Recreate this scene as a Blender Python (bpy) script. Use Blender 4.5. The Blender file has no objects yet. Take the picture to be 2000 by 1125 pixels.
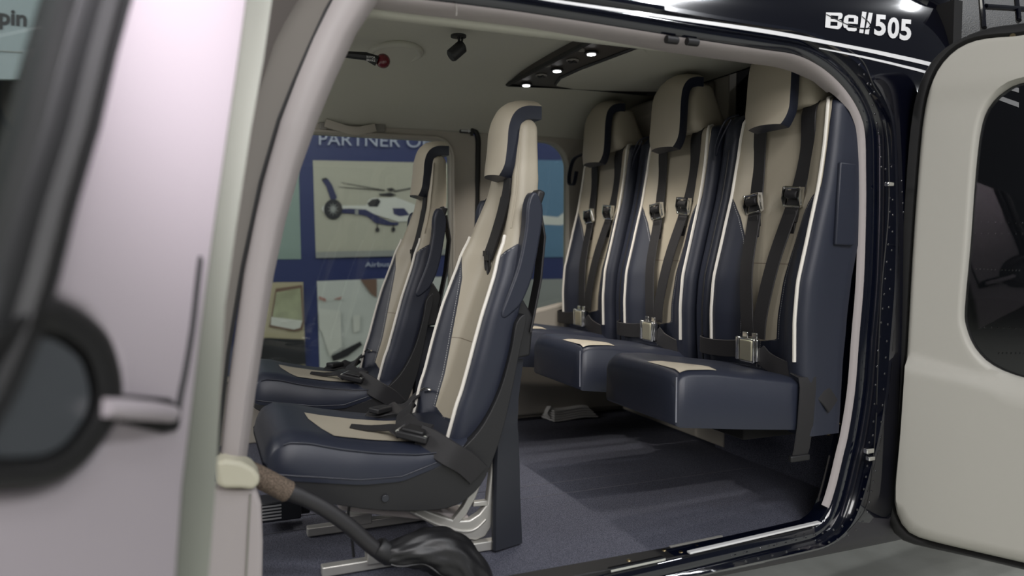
import bpy, bmesh, math, random
from mathutils import Vector, Matrix
random.seed(7)
C = bpy.context.scene.collection
V = Vector
PI = math.pi

# ------------------------------------------------------------------ camera
FOC = 1475.0                                   # focal length in pixels of a 2000 px wide frame
CAM = V((0, 0, 0.70))
yaw = math.atan(605 / FOC)
pit = math.atan(81.5 / FOC)
FW = V((math.sin(yaw) * math.cos(pit), math.cos(yaw) * math.cos(pit), -math.sin(pit)))
RT = V((math.cos(yaw), -math.sin(yaw), 0))
UP = RT.cross(FW)
cd = bpy.data.cameras.new('camera')
cd.sensor_width = 36; cd.lens = 36 * FOC / 2000
cd.clip_start = 0.02; cd.clip_end = 200
cd.dof.use_dof = True; cd.dof.focus_distance = 2.05; cd.dof.aperture_fstop = 2.1
cam = bpy.data.objects.new('camera', cd); C.objects.link(cam)
M = Matrix((RT, UP, -FW)).transposed().to_4x4(); M.translation = CAM
cam.matrix_world = M
sc = bpy.context.scene
sc.camera = cam
sc.view_settings.view_transform = 'Standard'; sc.view_settings.look = 'None'
sc.view_settings.gamma = 1; sc.view_settings.exposure = -0.22
try: sc.view_settings.use_curve_mapping = False
except Exception: pass

# ------------------------------------------------------------------ world and lights
w = bpy.data.worlds.new('hall'); sc.world = w; w.use_nodes = True
w.node_tree.nodes['Background'].inputs[0].default_value = (0.72, 0.76, 0.82, 1)
w.node_tree.nodes['Background'].inputs[1].default_value = 0.105

def area(name, loc, tgt, sx, sy, power, col=(1, 1, 1)):
    l = bpy.data.lights.new(name, 'AREA'); l.shape = 'RECTANGLE'; l.size = sx; l.size_y = sy
    l.energy = power; l.color = col
    o = bpy.data.objects.new(name, l); C.objects.link(o); o.location = loc
    o.rotation_euler = (V(tgt) - V(loc)).to_track_quat('-Z', 'Y').to_euler()
    return o
area('hall_light_main', (-0.7, -3.6, 3.3), (0.9, 1.7, 0.5), 3.0, 2.6, 215, (1.0, 0.96, 0.95))
area('added_nose_fill', (-3.6, 2.2, 2.6), (0.6, 2.1, 0.9), 2.0, 1.6, 90, (1.0, 0.98, 0.96))  # added fill ahead of the nose, brightens cabin ceiling and seat fronts
area('added_board_fill', (-0.1, 3.0, 4.6), (-0.2, 4.5, 0.6), 4.6, 0.6, 26, (1, 0.97, 0.9))  # added strip of light, brightens the display board and the banner
for i, (x, y, z, s_) in enumerate([(0.8, -4.5, 7, 1.4), (2.8, -5.5, 7, 1.4), (1.5, -9.0, 7, 1.4), (-1.5, -7.0, 7, 1.4), (9.5, -4.6, 3.6, 1.2), (7.74, 0.44, 6.5, 0.5), (5.14, -2.6, 6.7, 1.0)]):
    area('hall_lamp', (x, y, z), (x * 0.6, y * 0.6, 0), s_, 0.14, 130, (0.95, 0.97, 1.0))
ld = bpy.data.lights.new('hall_spot', 'SPOT'); ld.energy = 3400; ld.spot_size = 0.22; ld.spot_blend = 1.0; ld.shadow_soft_size = 0.12; ld.color = (1.0, 0.93, 1.0)
lo = bpy.data.objects.new('hall_spot', ld); C.objects.link(lo); lo.location = (1.6, -1.6, 3.6)
lo.rotation_euler = (V((-0.06, 0.74, 1.22)) - V(lo.location)).to_track_quat('-Z', 'Y').to_euler()

# ------------------------------------------------------------------ pixel -> place helpers
def ray(u, v): return FW + (u - 1000) / FOC * RT - (v - 562.5) / FOC * UP
def at_y(u, v, y): d = ray(u, v); return CAM + d * (y / d.y)
def at_x(u, v, x): d = ray(u, v); return CAM + d * (x / d.x)
def at_z(u, v, z): d = ray(u, v); return CAM + d * ((z - CAM.z) / d.z)
def at_plane(u, v, p, n): d = ray(u, v); return CAM + d * ((V(p) - CAM).dot(n) / d.dot(n))

def lerp(a, b, t): return a + (b - a) * t
def interp(tab, x):
    if x <= tab[0][0]: return tab[0][1]
    for (x0, y0), (x1, y1) in zip(tab, tab[1:]):
        if x <= x1: return lerp(y0, y1, (x - x0) / (x1 - x0))
    return tab[-1][1]
def sm(a, b, x):
    t = max(0, min(1, (x - a) / (b - a))); return t * t * (3 - 2 * t)
def spline(pts, n=8, closed=False):
    P = [V(p) for p in pts]; out = []; m = len(P)
    rng = m if closed else m - 1
    for i in range(rng):
        if closed: p0, p1, p2, p3 = P[i - 1], P[i], P[(i + 1) % m], P[(i + 2) % m]
        else: p0, p1, p2, p3 = P[max(i - 1, 0)], P[i], P[i + 1], P[min(i + 2, m - 1)]
        for k in range(n):
            t = k / n
            out.append(0.5 * ((2 * p1) + (p2 - p0) * t + (2 * p0 - 5 * p1 + 4 * p2 - p3) * t * t + (3 * p1 - p0 - 3 * p2 + p3) * t ** 3))
    if not closed: out.append(P[-1])
    return out

# ------------------------------------------------------------------ materials
def lin(c): return tuple(((x / 255) / 12.92 if x / 255 <= 0.04045 else ((x / 255 + 0.055) / 1.055) ** 2.4) for x in c) + (1,)
def mat(name, col, rough=0.5, metal=0.0, coat=0.0, bump=0.0, scale=300, emit=0, spec=0.5, sheen=0.0):
    m = bpy.data.materials.new(name); m.use_nodes = True
    nt = m.node_tree; b = nt.nodes['Principled BSDF']
    b.inputs['Base Color'].default_value = lin(col); b.inputs['Roughness'].default_value = rough
    b.inputs['Metallic'].default_value = metal; b.inputs['Coat Weight'].default_value = coat
    b.inputs['Specular IOR Level'].default_value = spec; b.inputs['Coat Roughness'].default_value = 0.03
    b.inputs['Sheen Weight'].default_value = sheen
    if emit:
        b.inputs['Emission Color'].default_value = lin(col); b.inputs['Emission Strength'].default_value = emit
    tc = nt.nodes.new('ShaderNodeTexCoord')
    nz = nt.nodes.new('ShaderNodeTexNoise'); nz.inputs['Scale'].default_value = scale; nz.inputs['Detail'].default_value = 3
    nt.links.new(tc.outputs['Object'], nz.inputs['Vector'])
    if bump:
        bp = nt.nodes.new('ShaderNodeBump'); bp.inputs['Strength'].default_value = bump; bp.inputs['Distance'].default_value = 0.001
        nt.links.new(nz.outputs['Fac'], bp.inputs['Height']); nt.links.new(bp.outputs['Normal'], b.inputs['Normal'])
    return m
BEIGE = (166, 158, 141); NAVY = (34, 38, 51)
m_beige = mat('beige_leather', BEIGE, 0.5, bump=0.25, scale=700)
m_navy = mat('navy_leather', NAVY, 0.42, bump=0.25, scale=700)
m_piping = mat('white_piping', (222, 218, 208), 0.45)
m_navypipe = mat('navy_piping', (22, 26, 40), 0.45)
m_web = mat('black_webbing', (30, 29, 31), 0.6, bump=0.5, scale=900)
m_plastic = mat('black_plastic', (26, 26, 28), 0.5, bump=0.15, scale=900)
m_strut = mat('dark_strut_paint', (40, 42, 48), 0.38)
m_chrome = mat('chrome', (225, 225, 222), 0.12, metal=1)
m_alu = mat('cast_aluminium', (190, 188, 182), 0.4, metal=0.6)
m_white = mat('white_door_paint', (166, 158, 163), 0.4, bump=0.08, scale=200)
m_trim = mat('ivory_trim', (158, 151, 150), 0.5, bump=0.1, scale=500)
m_cream = mat('cream_cap', (180, 176, 157), 0.5)
m_rdoor = mat('ivory_door_panel', (168, 166, 158), 0.55, bump=0.1, scale=500)
m_head = mat('headliner', (182, 181, 169), 0.85, bump=0.3, scale=600)
m_wall = mat('cabin_lining', (168, 162, 151), 0.7, bump=0.2, scale=600)
m_greypost = mat('grey_post_paint', (112, 108, 103), 0.75, spec=0.2)
m_black = mat('gloss_black_paint', (5, 6, 16), 0.10, coat=1.0, spec=0.4)
m_jamb = mat('gloss_navy_jamb_paint', (6, 9, 22), 0.12, coat=1.0, spec=0.5)
m_stripe = mat('white_stripe', (215, 215, 215), 0.25, coat=0.5)
m_rubber = mat('black_rubber', (16, 16, 17), 0.55)
m_brown = mat('cork_grip', (112, 96, 82), 0.9, bump=1.0, scale=350)
m_hose = mat('black_tube', (32, 31, 33), 0.5)
m_leather = mat('black_leather', (24, 24, 26), 0.45, bump=0.3, scale=120)
m_brass = mat('brass_bolt', (120, 108, 84), 0.3, metal=1)
m_red = mat('dark_red_knob', (92, 14, 26), 0.25, coat=0.5)
m_labelw = mat('label_white', (205, 205, 205), 0.5)
m_grey = mat('grey_plastic', (130, 127, 121), 0.5)
m_console = mat('console_dark', (62, 57, 54), 0.45)
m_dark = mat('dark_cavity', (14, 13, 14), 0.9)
m_lamp = mat('lit_lens', (255, 255, 255), 0.3, emit=9)
m_paper = mat('paper', (205, 203, 200), 0.7)

def glass(name, tint, fac=0.0, gl=0.02):
    m = bpy.data.materials.new(name); m.use_nodes = True; nt = m.node_tree
    nt.nodes.remove(nt.nodes['Principled BSDF']); out = nt.nodes['Material Output']
    t = nt.nodes.new('ShaderNodeBsdfTransparent'); t.inputs[0].default_value = (*tint, 1)
    g = nt.nodes.new('ShaderNodeBsdfGlossy'); g.inputs['Roughness'].default_value = gl
    lw = nt.nodes.new('ShaderNodeLayerWeight'); lw.inputs['Blend'].default_value = 0.5
    pw = nt.nodes.new('ShaderNodeMath'); pw.operation = 'POWER'; pw.inputs[1].default_value = 4.5; nt.links.new(lw.outputs['Facing'], pw.inputs[0])
    fr = nt.nodes.new('ShaderNodeMath'); fr.operation = 'MULTIPLY_ADD'; fr.inputs[1].default_value = 0.7; fr.inputs[2].default_value = 0.035; nt.links.new(pw.outputs[0], fr.inputs[0])
    mx = nt.nodes.new('ShaderNodeMixShader')
    nt.links.new(fr.outputs[0], mx.inputs[0]); nt.links.new(t.outputs[0], mx.inputs[1]); nt.links.new(g.outputs[0], mx.inputs[2])
    nt.links.new(mx.outputs[0], out.inputs['Surface'])
    return m
m_glass = glass('clear_window_glass', (0.86, 0.9, 0.88))
m_tint = glass('tinted_window_glass', (0.55, 0.55, 0.55))

def noisy(name, c0, c1, scale, rough, bump=0.0, detail=4, lo=0.35, hi=0.65):
    m = mat(name, c0, rough, bump=bump, scale=scale); nt = m.node_tree
    nz = [n for n in nt.nodes if n.type == 'TEX_NOISE'][0]; nz.inputs['Detail'].default_value = detail
    r = nt.nodes.new('ShaderNodeValToRGB'); r.color_ramp.elements[0].position = lo; r.color_ramp.elements[1].position = hi
    r.color_ramp.elements[0].color = lin(c0); r.color_ramp.elements[1].color = lin(c1)
    nt.links.new(nz.outputs['Fac'], r.inputs[0]); nt.links.new(r.outputs[0], nt.nodes['Principled BSDF'].inputs['Base Color'])
    return m
m_brown = noisy('cork_grip', (62, 54, 46), (122, 106, 92), 420, 0.9, bump=1.0)
m_carpet = noisy('cabin_carpet', (40, 41, 52), (96, 98, 112), 420, 0.95, bump=0.8)
m_hallfloor = noisy('hall_floor', (178, 179, 170), (196, 197, 188), 6, 0.7)
m_mesh = noisy('wire_mesh', (7, 7, 8), (44, 41, 35), 260, 0.5, bump=1.0, lo=0.45, hi=0.6)
m_grass = noisy('printed_grass', (140, 140, 112), (156, 158, 126), 14, 0.6)

def upholstery(name, tab, amax, zmax, seams=(), stitch=None):
    """beige inside |a| < B(z), navy outside; a and z (metres) come from the UV layer"""
    m = mat(name, BEIGE, 0.47, bump=0.25, scale=700); nt = m.node_tree; L = nt.links.new
    b = nt.nodes['Principled BSDF']
    uv = nt.nodes.new('ShaderNodeUVMap'); uv.uv_map = 'seat'
    sp = nt.nodes.new('ShaderNodeSeparateXYZ'); L(uv.outputs[0], sp.inputs[0])
    def math_(op, a, bb=None, clamp=False):
        n = nt.nodes.new('ShaderNodeMath'); n.operation = op; n.use_clamp = clamp
        for i, q in enumerate((a, bb)):
            if q is None: continue
            if isinstance(q, (int, float)): n.inputs[i].default_value = q
            else: L(q, n.inputs[i])
        return n.outputs[0]
    a = math_('ABSOLUTE', sp.outputs[0]); z = sp.outputs[1]
    fc = nt.nodes.new('ShaderNodeFloatCurve'); cm = fc.mapping; c = cm.curves[0]
    pts = [(zz / zmax, aa / amax) for zz, aa in tab]
    c.points[0].location = pts[0]; c.points[1].location = pts[-1]
    for p in pts[1:-1]: c.points.new(*p)
    for p in c.points: p.handle_type = 'VECTOR'
    cm.update()
    L(math_('DIVIDE', z, zmax), fc.inputs['Value'])
    B = math_('MULTIPLY', fc.outputs[0], amax)
    d = math_('SUBTRACT', B, a)
    mask = math_('GREATER_THAN', d, 0)
    mx = nt.nodes.new('ShaderNodeMix'); mx.data_type = 'RGBA'
    L(mask, mx.inputs[0]); mx.inputs[6].default_value = lin(NAVY); mx.inputs[7].default_value = lin(BEIGE)
    col = mx.outputs[2]
    edge = math_('LESS_THAN', math_('ABSOLUTE', math_('ADD', d, 0.0012)), 0.0014)
    def over(fac, colr, base):
        n = nt.nodes.new('ShaderNodeMix'); n.data_type = 'RGBA'
        L(fac, n.inputs[0]); L(base, n.inputs[6]); n.inputs[7].default_value = lin(colr); return n.outputs[2]
    col = over(edge, (20, 23, 34), col)
    for zs in seams:
        s = math_('LESS_THAN', math_('ABSOLUTE', math_('SUBTRACT', z, zs)), 0.0011)
        s = math_('MULTIPLY', s, mask)
        col = over(s, (120, 110, 94), col)
    if stitch:
        s = math_('LESS_THAN', math_('ABSOLUTE', math_('ADD', d, 0.0065)), 0.0009)
        s = math_('MULTIPLY', s, math_('LESS_THAN', math_('FRACT', math_('MULTIPLY', z, 170)), 0.62))
        s = math_('MULTIPLY', s, math_('LESS_THAN', z, stitch))
        col = over(s, (150, 150, 150), col)
    L(col, b.inputs['Base Color'])
    return m

# ------------------------------------------------------------------ mesh builder
class MB:
    def __init__(s): s.v = []; s.f = []; s.m = []; s.uv = None
    def add(s, pts):
        i = len(s.v); s.v += [V(p) for p in pts]; return i
    def face(s, idx, m=0): s.f.append(tuple(idx)); s.m.append(m)
    def loft(s, rings, closed=True, cap0=False, cap1=False, m=0, mfun=None, loop=False):
        n = len(rings[0]); base = [s.add(r) for r in rings]
        prs = list(zip(base, base[1:])) + ([(base[-1], base[0])] if loop else [])
        for k, (a, b) in enumerate(prs):
            for j in range(n if closed else n - 1):
                j2 = (j + 1) % n
                s.face((a + j, a + j2, b + j2, b + j), mfun(k, j) if mfun else m)
        if cap0: s.face([base[0] + j for j in reversed(range(n))], m)
        if cap1: s.face([base[-1] + j for j in range(n)], m)
        return s
    def tube(s, pts, r, n=10, m=0, loop=False, flat=1.0, up=None):
        P = [V(p) for p in pts]; rings = []
        T0 = None; side = None
        for i, p in enumerate(P):
            a = P[i - 1] if (i > 0 or loop) else P[i]; b = P[(i + 1) % len(P)] if (i < len(P) - 1 or loop) else P[i]
            t = (b - a).normalized()
            if side is None:
                ref = V(up) if up else (V((0, 0, 1)) if abs(t.z) < 0.9 else V((1, 0, 0)))
                side = t.cross(ref).normalized()
            else:
                side = (side - t * side.dot(t)).normalized()
            up2 = side.cross(t)
            rr = r[i] if isinstance(r, (list, tuple)) else r
            rings.append([p + side * math.cos(2 * PI * k / n) * rr + up2 * math.sin(2 * PI * k / n) * rr * flat for k in range(n)])
        return s.loft(rings, True, not loop, not loop, m, loop=loop)
    def ribbon(s, pts, sides, wd, th, m=0):
        """flat strap: pts centre line, sides = direction across (one or per point)"""
        P = [V(p) for p in pts]; rings = []
        for i, p in enumerate(P):
            t = (P[min(i + 1, len(P) - 1)] - P[max(i - 1, 0)]).normalized()
            sd = V(sides[i]) if isinstance(sides, list) else V(sides)
            sd = (sd - t * sd.dot(t)).normalized(); nn = t.cross(sd)
            ww = wd[i] if isinstance(wd, (list, tuple)) else wd
            h, k = ww / 2, th / 2
            rings.append([p + sd * a + nn * b for a, b in ((-h, 0), (-h * .94, k), (0, k * 1.1), (h * .94, k), (h, 0), (h * .94, -k), (0, -k), (-h * .94, -k))])
        return s.loft(rings, True, True, True, m)
    def box(s, c, size, m=0, R=None):
        c = V(c); R = R or Matrix.Identity(3); hx, hy, hz = [q / 2 for q in size]
        i = s.add([c + R @ V((x, y, z)) for x in (-hx, hx) for y in (-hy, hy) for z in (-hz, hz)])
        for f in ((0, 1, 3, 2), (4, 6, 7, 5), (0, 4, 5, 1), (2, 3, 7, 6), (0, 2, 6, 4), (1, 5, 7, 3)): s.face([i + q for q in f], m)
        return s
    def prism(s, poly, ext, m=0, mside=None):
        """poly: list of 3D points, ext: extrusion vector"""
        n = len(poly); e = V(ext); i = s.add(poly); j = s.add([V(p) + e for p in poly])
        s.face([i + k for k in range(n)], m); s.face([j + k for k in reversed(range(n))], m)
        for k in range(n): s.face((i + k, j + k, j + (k + 1) % n, i + (k + 1) % n), m if mside is None else mside)
        return s
    def ringplate(s, outer, inner, ext, m=0):
        n = len(outer); e = V(ext)
        o = s.add(outer); i = s.add(inner); o2 = s.add([V(p) + e for p in outer]); i2 = s.add([V(p) + e for p in inner])
        for k in range(n):
            l = (k + 1) % n
            s.face((o + k, o + l, i + l, i + k), m); s.face((o2 + l, o2 + k, i2 + k, i2 + l), m)
            s.face((o + k, o2 + k, o2 + l, o + l), m); s.face((i + l, i2 + l, i2 + k, i + k), m)
        return s
    def islands(s):
        par = list(range(len(s.v)))
        def find(a):
            while par[a] != a: par[a] = par[par[a]]; a = par[a]
            return a
        for f in s.f:
            for k in f[1:]: par[find(k)] = find(f[0])
        grp = {}
        for f, m in zip(s.f, s.m): grp.setdefault(find(f[0]), []).append((f, m))
        out = []
        for fs in grp.values():
            q = MB(); mp = {}
            for f, m in fs:
                for k in f:
                    if k not in mp: mp[k] = len(q.v); q.v.append(s.v[k])
                q.face([mp[k] for k in f], m)
            out.append(q)
        return out
    def sphere(s, c, r, n=10, k=6, half=None, m=0):
        c = V(c); r = V(r) if not isinstance(r, (int, float)) else V((r, r, r)); rings = []
        for a in range(1, k):
            t = PI * a / k
            rings.append([c + V((r.x * math.sin(t) * math.cos(2 * PI * q / n), r.y * math.sin(t) * math.sin(2 * PI * q / n), r.z * math.cos(t))) for q in range(n)])
        b = len(s.v); s.loft(rings, True, False, False, m)
        t = s.add([c + V((0, 0, r.z))]); u = s.add([c - V((0, 0, r.z))])
        for q in range(n):
            s.face((t, b + q, b + (q + 1) % n), m); l = b + (k - 2) * n
            s.face((u, l + (q + 1) % n, l + q), m)
        return s
    def disc(s, c, nrm, r, th, n=20, m=0):
        nrm = V(nrm).normalized(); a = nrm.orthogonal().normalized(); b = nrm.cross(a); c = V(c)
        return s.prism([c + (a * math.cos(2 * PI * k / n) + b * math.sin(2 * PI * k / n)) * r for k in range(n)], nrm * th, m)
    def build(s, name, mats, parent=None, bevel=0, sub=0, sharp=40, loc=None, flip=True, split=False):
        if split:
            o = None
            for q in s.islands(): o = q.build(name, mats, parent, bevel, sub, sharp, loc, flip)
            return o
        me = bpy.data.meshes.new(name)
        if loc is None:
            if parent is not None: loc = V(parent['_loc'])
            else:
                lo = [min(p[i] for p in s.v) for i in range(3)]; hi = [max(p[i] for p in s.v) for i in range(3)]
                loc = V(((lo[0] + hi[0]) / 2, (lo[1] + hi[1]) / 2, lo[2]))
        loc = V(loc)
        me.from_pydata([p - loc for p in s.v], [], s.f)
        ms = mats if isinstance(mats, (list, tuple)) else [mats]
        for q in ms: me.materials.append(q)
        me.polygons.foreach_set('material_index', s.m)
        if s.uv:
            ul = me.uv_layers.new(name='seat')
            for lp in me.loops: ul.data[lp.index].uv = s.uv[lp.vertex_index]
        bm = bmesh.new(); bm.from_mesh(me)
        if flip: bmesh.ops.recalc_face_normals(bm, faces=bm.faces)
        bm.to_mesh(me); bm.free()
        me.polygons.foreach_set('use_smooth', [True] * len(me.polygons))
        me.set_sharp_from_angle(angle=math.radians(sharp))
        o = bpy.data.objects.new(name, me); C.objects.link(o)
        if bevel:
            md = o.modifiers.new('bevel', 'BEVEL'); md.width = bevel; md.segments = 3; md.limit_method = 'ANGLE'; md.angle_limit = math.radians(35)
            me.polygons.foreach_set('use_smooth', [True] * len(me.polygons))
        if sub:
            md = o.modifiers.new('sub', 'SUBSURF'); md.levels = sub; md.render_levels = sub
        if parent is not None: o.parent = parent; o['_loc'] = tuple(parent['_loc'])
        else: o.location = loc; o['_loc'] = tuple(loc)
        return o

def tag(o, label, cat, group=None):
    o['label'] = label; o['category'] = cat
    if group: o['group'] = group
    return o
def thing(name, label, cat, loc, group=None):
    o = bpy.data.objects.new(name, None); C.objects.link(o); o.location = loc; o['_loc'] = tuple(loc); o.empty_display_size = 0.1
    return tag(o, label, cat, group)
def struct(o): o['kind'] = 'structure'; return o
def lab(o, text): o['label'] = text; return o
def copy_tree(o, parent=None):
    c = o.copy(); C.objects.link(c)
    if parent is not None: c.parent = parent
    for ch in list(o.children): copy_tree(ch, c)
    return c
def text_verts(txt, bold=0.0, shear=0.0):
    """outline of built-in lettering as flat triangles, in text units"""
    cu = bpy.data.curves.new('t', 'FONT'); cu.body = txt; cu.offset = bold; cu.shear = shear; cu.resolution_u = 4
    ob = bpy.data.objects.new('t', cu); C.objects.link(ob)
    bpy.context.view_layer.update()
    me = bpy.data.meshes.new_from_object(ob)
    vs = [v.co.copy() for v in me.vertices]; fs = [tuple(p.vertices) for p in me.polygons]
    bpy.data.objects.remove(ob); bpy.data.meshes.remove(me); bpy.data.curves.remove(cu)
    return vs, fs
def put_text(mb, txt, fn, bold=0.0, shear=0.0, m=0, x0=0, width=None, height=None):
    vs, fs = text_verts(txt, bold, shear)
    xs = [v.x for v in vs]; ys = [v.y for v in vs]
    a, b = min(xs), max(xs); c, d = min(ys), max(ys)
    i = mb.add([fn((v.x - a) / (b - a), (v.y - c) / (d - c)) for v in vs])
    for f in fs: mb.face([i + k for k in f], m)
def polyfill(mb, pts, m=0):
    i = mb.add(pts); mb.face([i + k for k in range(len(pts))], m)

# ================================================================== THE HALL
hf = MB(); hf.box((2, 2, -0.58), (40, 40, 0.06)); o = struct(hf.build('floor_hall', m_hallfloor))
hw = MB(); hw.box((2, 13, 3.4), (40, 0.1, 8)); m_hall = mat('dark_hall_wall', (40, 41, 44), 0.9); struct(hw.build('wall_hall', m_hall))

# ================================================================== HELICOPTER OUTER SHELL
heli = thing('helicopter', 'glossy black helicopter with white stripes, its cabin open at the side', 'helicopter', (1.2, 2.1, -0.5))
G = [(-0.125, 2.1), (-0.122, 1.80), (-0.115, 1.62), (-0.098, 1.49), (-0.072, 1.415), (-0.036, 1.373), (0, 1.354), (0.1, 1.342), (0.5, 1.335), (1.0, 1.345), (1.12, 1.353), (1.2, 1.372), (1.28, 1.40), (1.40, 1.465), (1.55, 1.56), (1.9, 1.80)]
Gs = spline([(a, b, 0) for a, b in G], 6)
G = [(p.x, p.y) for p in Gs]
def skin_y(x, z):
    y = interp(G, z)
    if x > 1.65: y += 0.09 * (x - 1.65) ** 1.3
    return y
def at_skin(u, v, off=0.0):
    y = 1.36
    for _ in range(24):
        p = at_y(u, v, y); y = 0.5 * y + 0.5 * (skin_y(p.x, p.z) - off)
    return at_y(u, v, y)
# opening outline (x, z): top forward -> along top -> aft -> sill forward
OPN = [(q.x, q.z) for q in (at_y(u, v, 1.385) for u, v in [(660, -24), (800, -3), (890, 8), (1000, 22), (1100, 37), (1240, 59), (1364, 79), (1492, 98), (1555, 108), (1600, 129), (1635, 157), (1661, 188), (1680, 222), (1690, 260), (1692, 330), (1692, 420), (1688, 548), (1679, 659), (1671, 761), (1658, 846), (1648, 889), (1632, 955), (1616, 1000), (1596, 1022), (1560, 1034), (1345, 1083), (1190, 1118), (940, 1174), (520, 1270)])]
op = [V((p.x, 0, p.y)) for p in spline([(a, b, 0) for a, b in OPN], 5)]
NO = len(op)
def outn(i):
    t = (op[min(i + 1, NO - 1)] - op[max(i - 1, 0)]).normalized(); return V((-t.z, 0, t.x))     # outward from the opening
def off(d, yy=None):
    r = []
    for i, p in enumerate(op):
        q = p + outn(i) * d
        r.append(V((q.x, skin_y(q.x, q.z) if yy is None else yy, q.z)))
    return r
# outer limits of the skin
x0, x1, zt, zb = 0.22, 3.4, 1.9, -0.124
lim = [V((x0, 0, zt)), V((x1, 0, zt)), V((x1, 0, zb)), V((-0.12, 0, zb))]
def lim_at(i):
    # pair opening points with the outer rectangle
    f = i / (NO - 1); ks = [0, 0.36, 0.66, 1.0]
    for k in range(3):
        if f <= ks[k + 1]: return lim[k].lerp(lim[k + 1], (f - ks[k]) / (ks[k + 1] - ks[k]))
    return lim[3]
rings = [off(0.054)]
for k in range(1, 37):
    t = (k / 36) ** 1.25; r = []
    for i in range(NO):
        a = op[i] + outn(i) * 0.054; q = a.lerp(lim_at(i), t)
        r.append(V((q.x, skin_y(q.x, q.z), q.z)))
    rings.append(r)
s = MB(); s.loft(rings, closed=False)
s.m = [1 if sum(s.v[k].z for k in f) / 4 < 0.03 else 0 for f in s.f]
s.build('body_skin', [m_black, mat('dark_belly_paint', (34, 32, 38), 0.5, bump=0.2, scale=90)], heli, sharp=60)
s = MB(); s.loft([off(0.0, 1.43), off(0.0, 1.392), off(0.006, 1.382), off(0.026, 1.378), off(0.036, 1.384), off(0.042, 1.376), off(0.046), off(0.056)], closed=False)
s.build('door_jamb', m_jamb, heli, sharp=70)
# ivory lining strip just inside the opening (top and aft edges only)
j0, j1 = 0, 5 * 22
def inn(d, yy): return [V((q.x, 1.388 + (yy - 1.388) * max(0.16, min(1, outn(i).z) ** 4 if outn(i).z > 0 else 0), q.z)) for i, q in [(i, op[i] + outn(i) * d) for i in range(j0, j1)]]
s = MB(); s.loft([inn(0.002, 1.388), inn(-0.004, 1.392), inn(-0.010, 1.41), inn(-0.014, 1.45), inn(-0.004, 1.47), inn(0.008, 1.46)], closed=False)
s.build('opening_trim', m_trim, heli, sharp=70)
s = MB(); s.tube([at_y(u, v, 1.384) for u, v in [(890, 7), (892, 20), (891, 31)]], 0.0015, 6); s.build('trim_joint', m_grey, heli)
s = MB(); s.prism([at_y(u, v, 1.475) for u, v in [(470, -60), (660, -60), (610, 0), (565, 55), (525, 125), (498, 205), (480, 265), (466, 240)]], (0, 0.02, 0)); s.build('door_header', mat('header_grey_brown', (74, 68, 64), 0.7), heli)
# trim clips at the top edge and the little lining block at the rear corner
s = MB()
for uv in ((1312, 78), (1352, 82)):
    p = at_y(*uv, 1.383); s.tube([p + V((-0.014, 0, 0)), p + V((0.014, 0, 0))], 0.0085, 10)
s.build('latch_socket', m_plastic, heli, split=True)
s = MB(); s.box(at_y(1625, 158, 1.40) + V((0.01, .02, 0)), (0.05, 0.05, 0.016), 0, Matrix.Rotation(0.5, 3, 'Y')); s.build('trim_block', m_trim, heli, bevel=0.004)
s = MB(); s.box(at_y(1680, 430, 1.43), (0.03, 0.04, 0.034)); s.build('hinge_block', m_trim, heli, bevel=0.003)
# A-pillar column: section swept along the forward edge of the opening
K = 1.38 / 1.42
def sc_(x, z): return (x * K, 0.70 + (z - 0.70) * K)
edge_in = [sc_(*p) for p in [(0.345, 1.215), (0.315, 1.158), (0.276, 1.097), (0.236, 1.01), (0.204, 0.934), (0.170, 0.84), (0.143, 0.747), (0.121, 0.65), (0.104, 0.554), (0.086, 0.44), (0.065, 0.296)]]
edge_out = [sc_(*p) for p in [(0.262, 1.215), (0.226, 1.15), (0.190, 1.075), (0.160, 1.00), (0.137, 0.934), (0.113, 0.85), (0.088, 0.75), (0.068, 0.65), (0.054, 0.554), (0.037, 0.44), (0.020, 0.296)]]
rings = []
for (a, b), (c, d) in zip(edge_in, edge_out):
    i_, o_ = V((a, 1.38, b)), V((c, 1.38, d)); e = i_ - o_
    rings.append([o_ + V((0, 0.03, 0)), o_ + V((0, 0.004, 0)), o_ + e * 0.06, o_ + e * 0.30 + V((0, -0.008, 0)), o_ + e * 0.60 + V((0, -0.010, 0)), o_ + e * 0.74 + V((0, -0.004, 0)), o_ + e * 0.80 + V((0, 0.003, 0)), i_ + V((0, 0.018, 0)), i_ + V((-0.004, 0.05, 0))])
s = MB(); s.loft(rings, True, True, True); s.build('door_pillar', m_trim, heli, sharp=50)
# grey windscreen post forward of the column
gl = [(600, -25), (560, 40), (538, 85), (508, 180), (480, 270), (440, 420), (415, 560), (400, 720), (385, 900)]
gr = [(664, -25), (638, 20), (610, 80), (575, 160), (545, 235), (510, 355), (475, 520), (447, 690), (424, 900)]
s = MB(); rings = []
for a, b in zip(gl, gr):
    p, q = at_y(*a, 1.46), at_y(*b, 1.392); rings.append([p + V((-.01, .05, 0)), p, p.lerp(q, 0.35) + V((0, -0.006, 0)), p.lerp(q, 0.8) + V((0, -0.006, 0)), q, q + V((0, 0.05, 0))])
s.loft(rings, True, True, True); s.build('windscreen_post', m_greypost, heli, sharp=50)
s = MB(); s.tube([at_y(u - 1, v, 1.383) for u, v in gr], 0.0035, 8); s.build('post_seal', m_rubber, heli)
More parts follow.
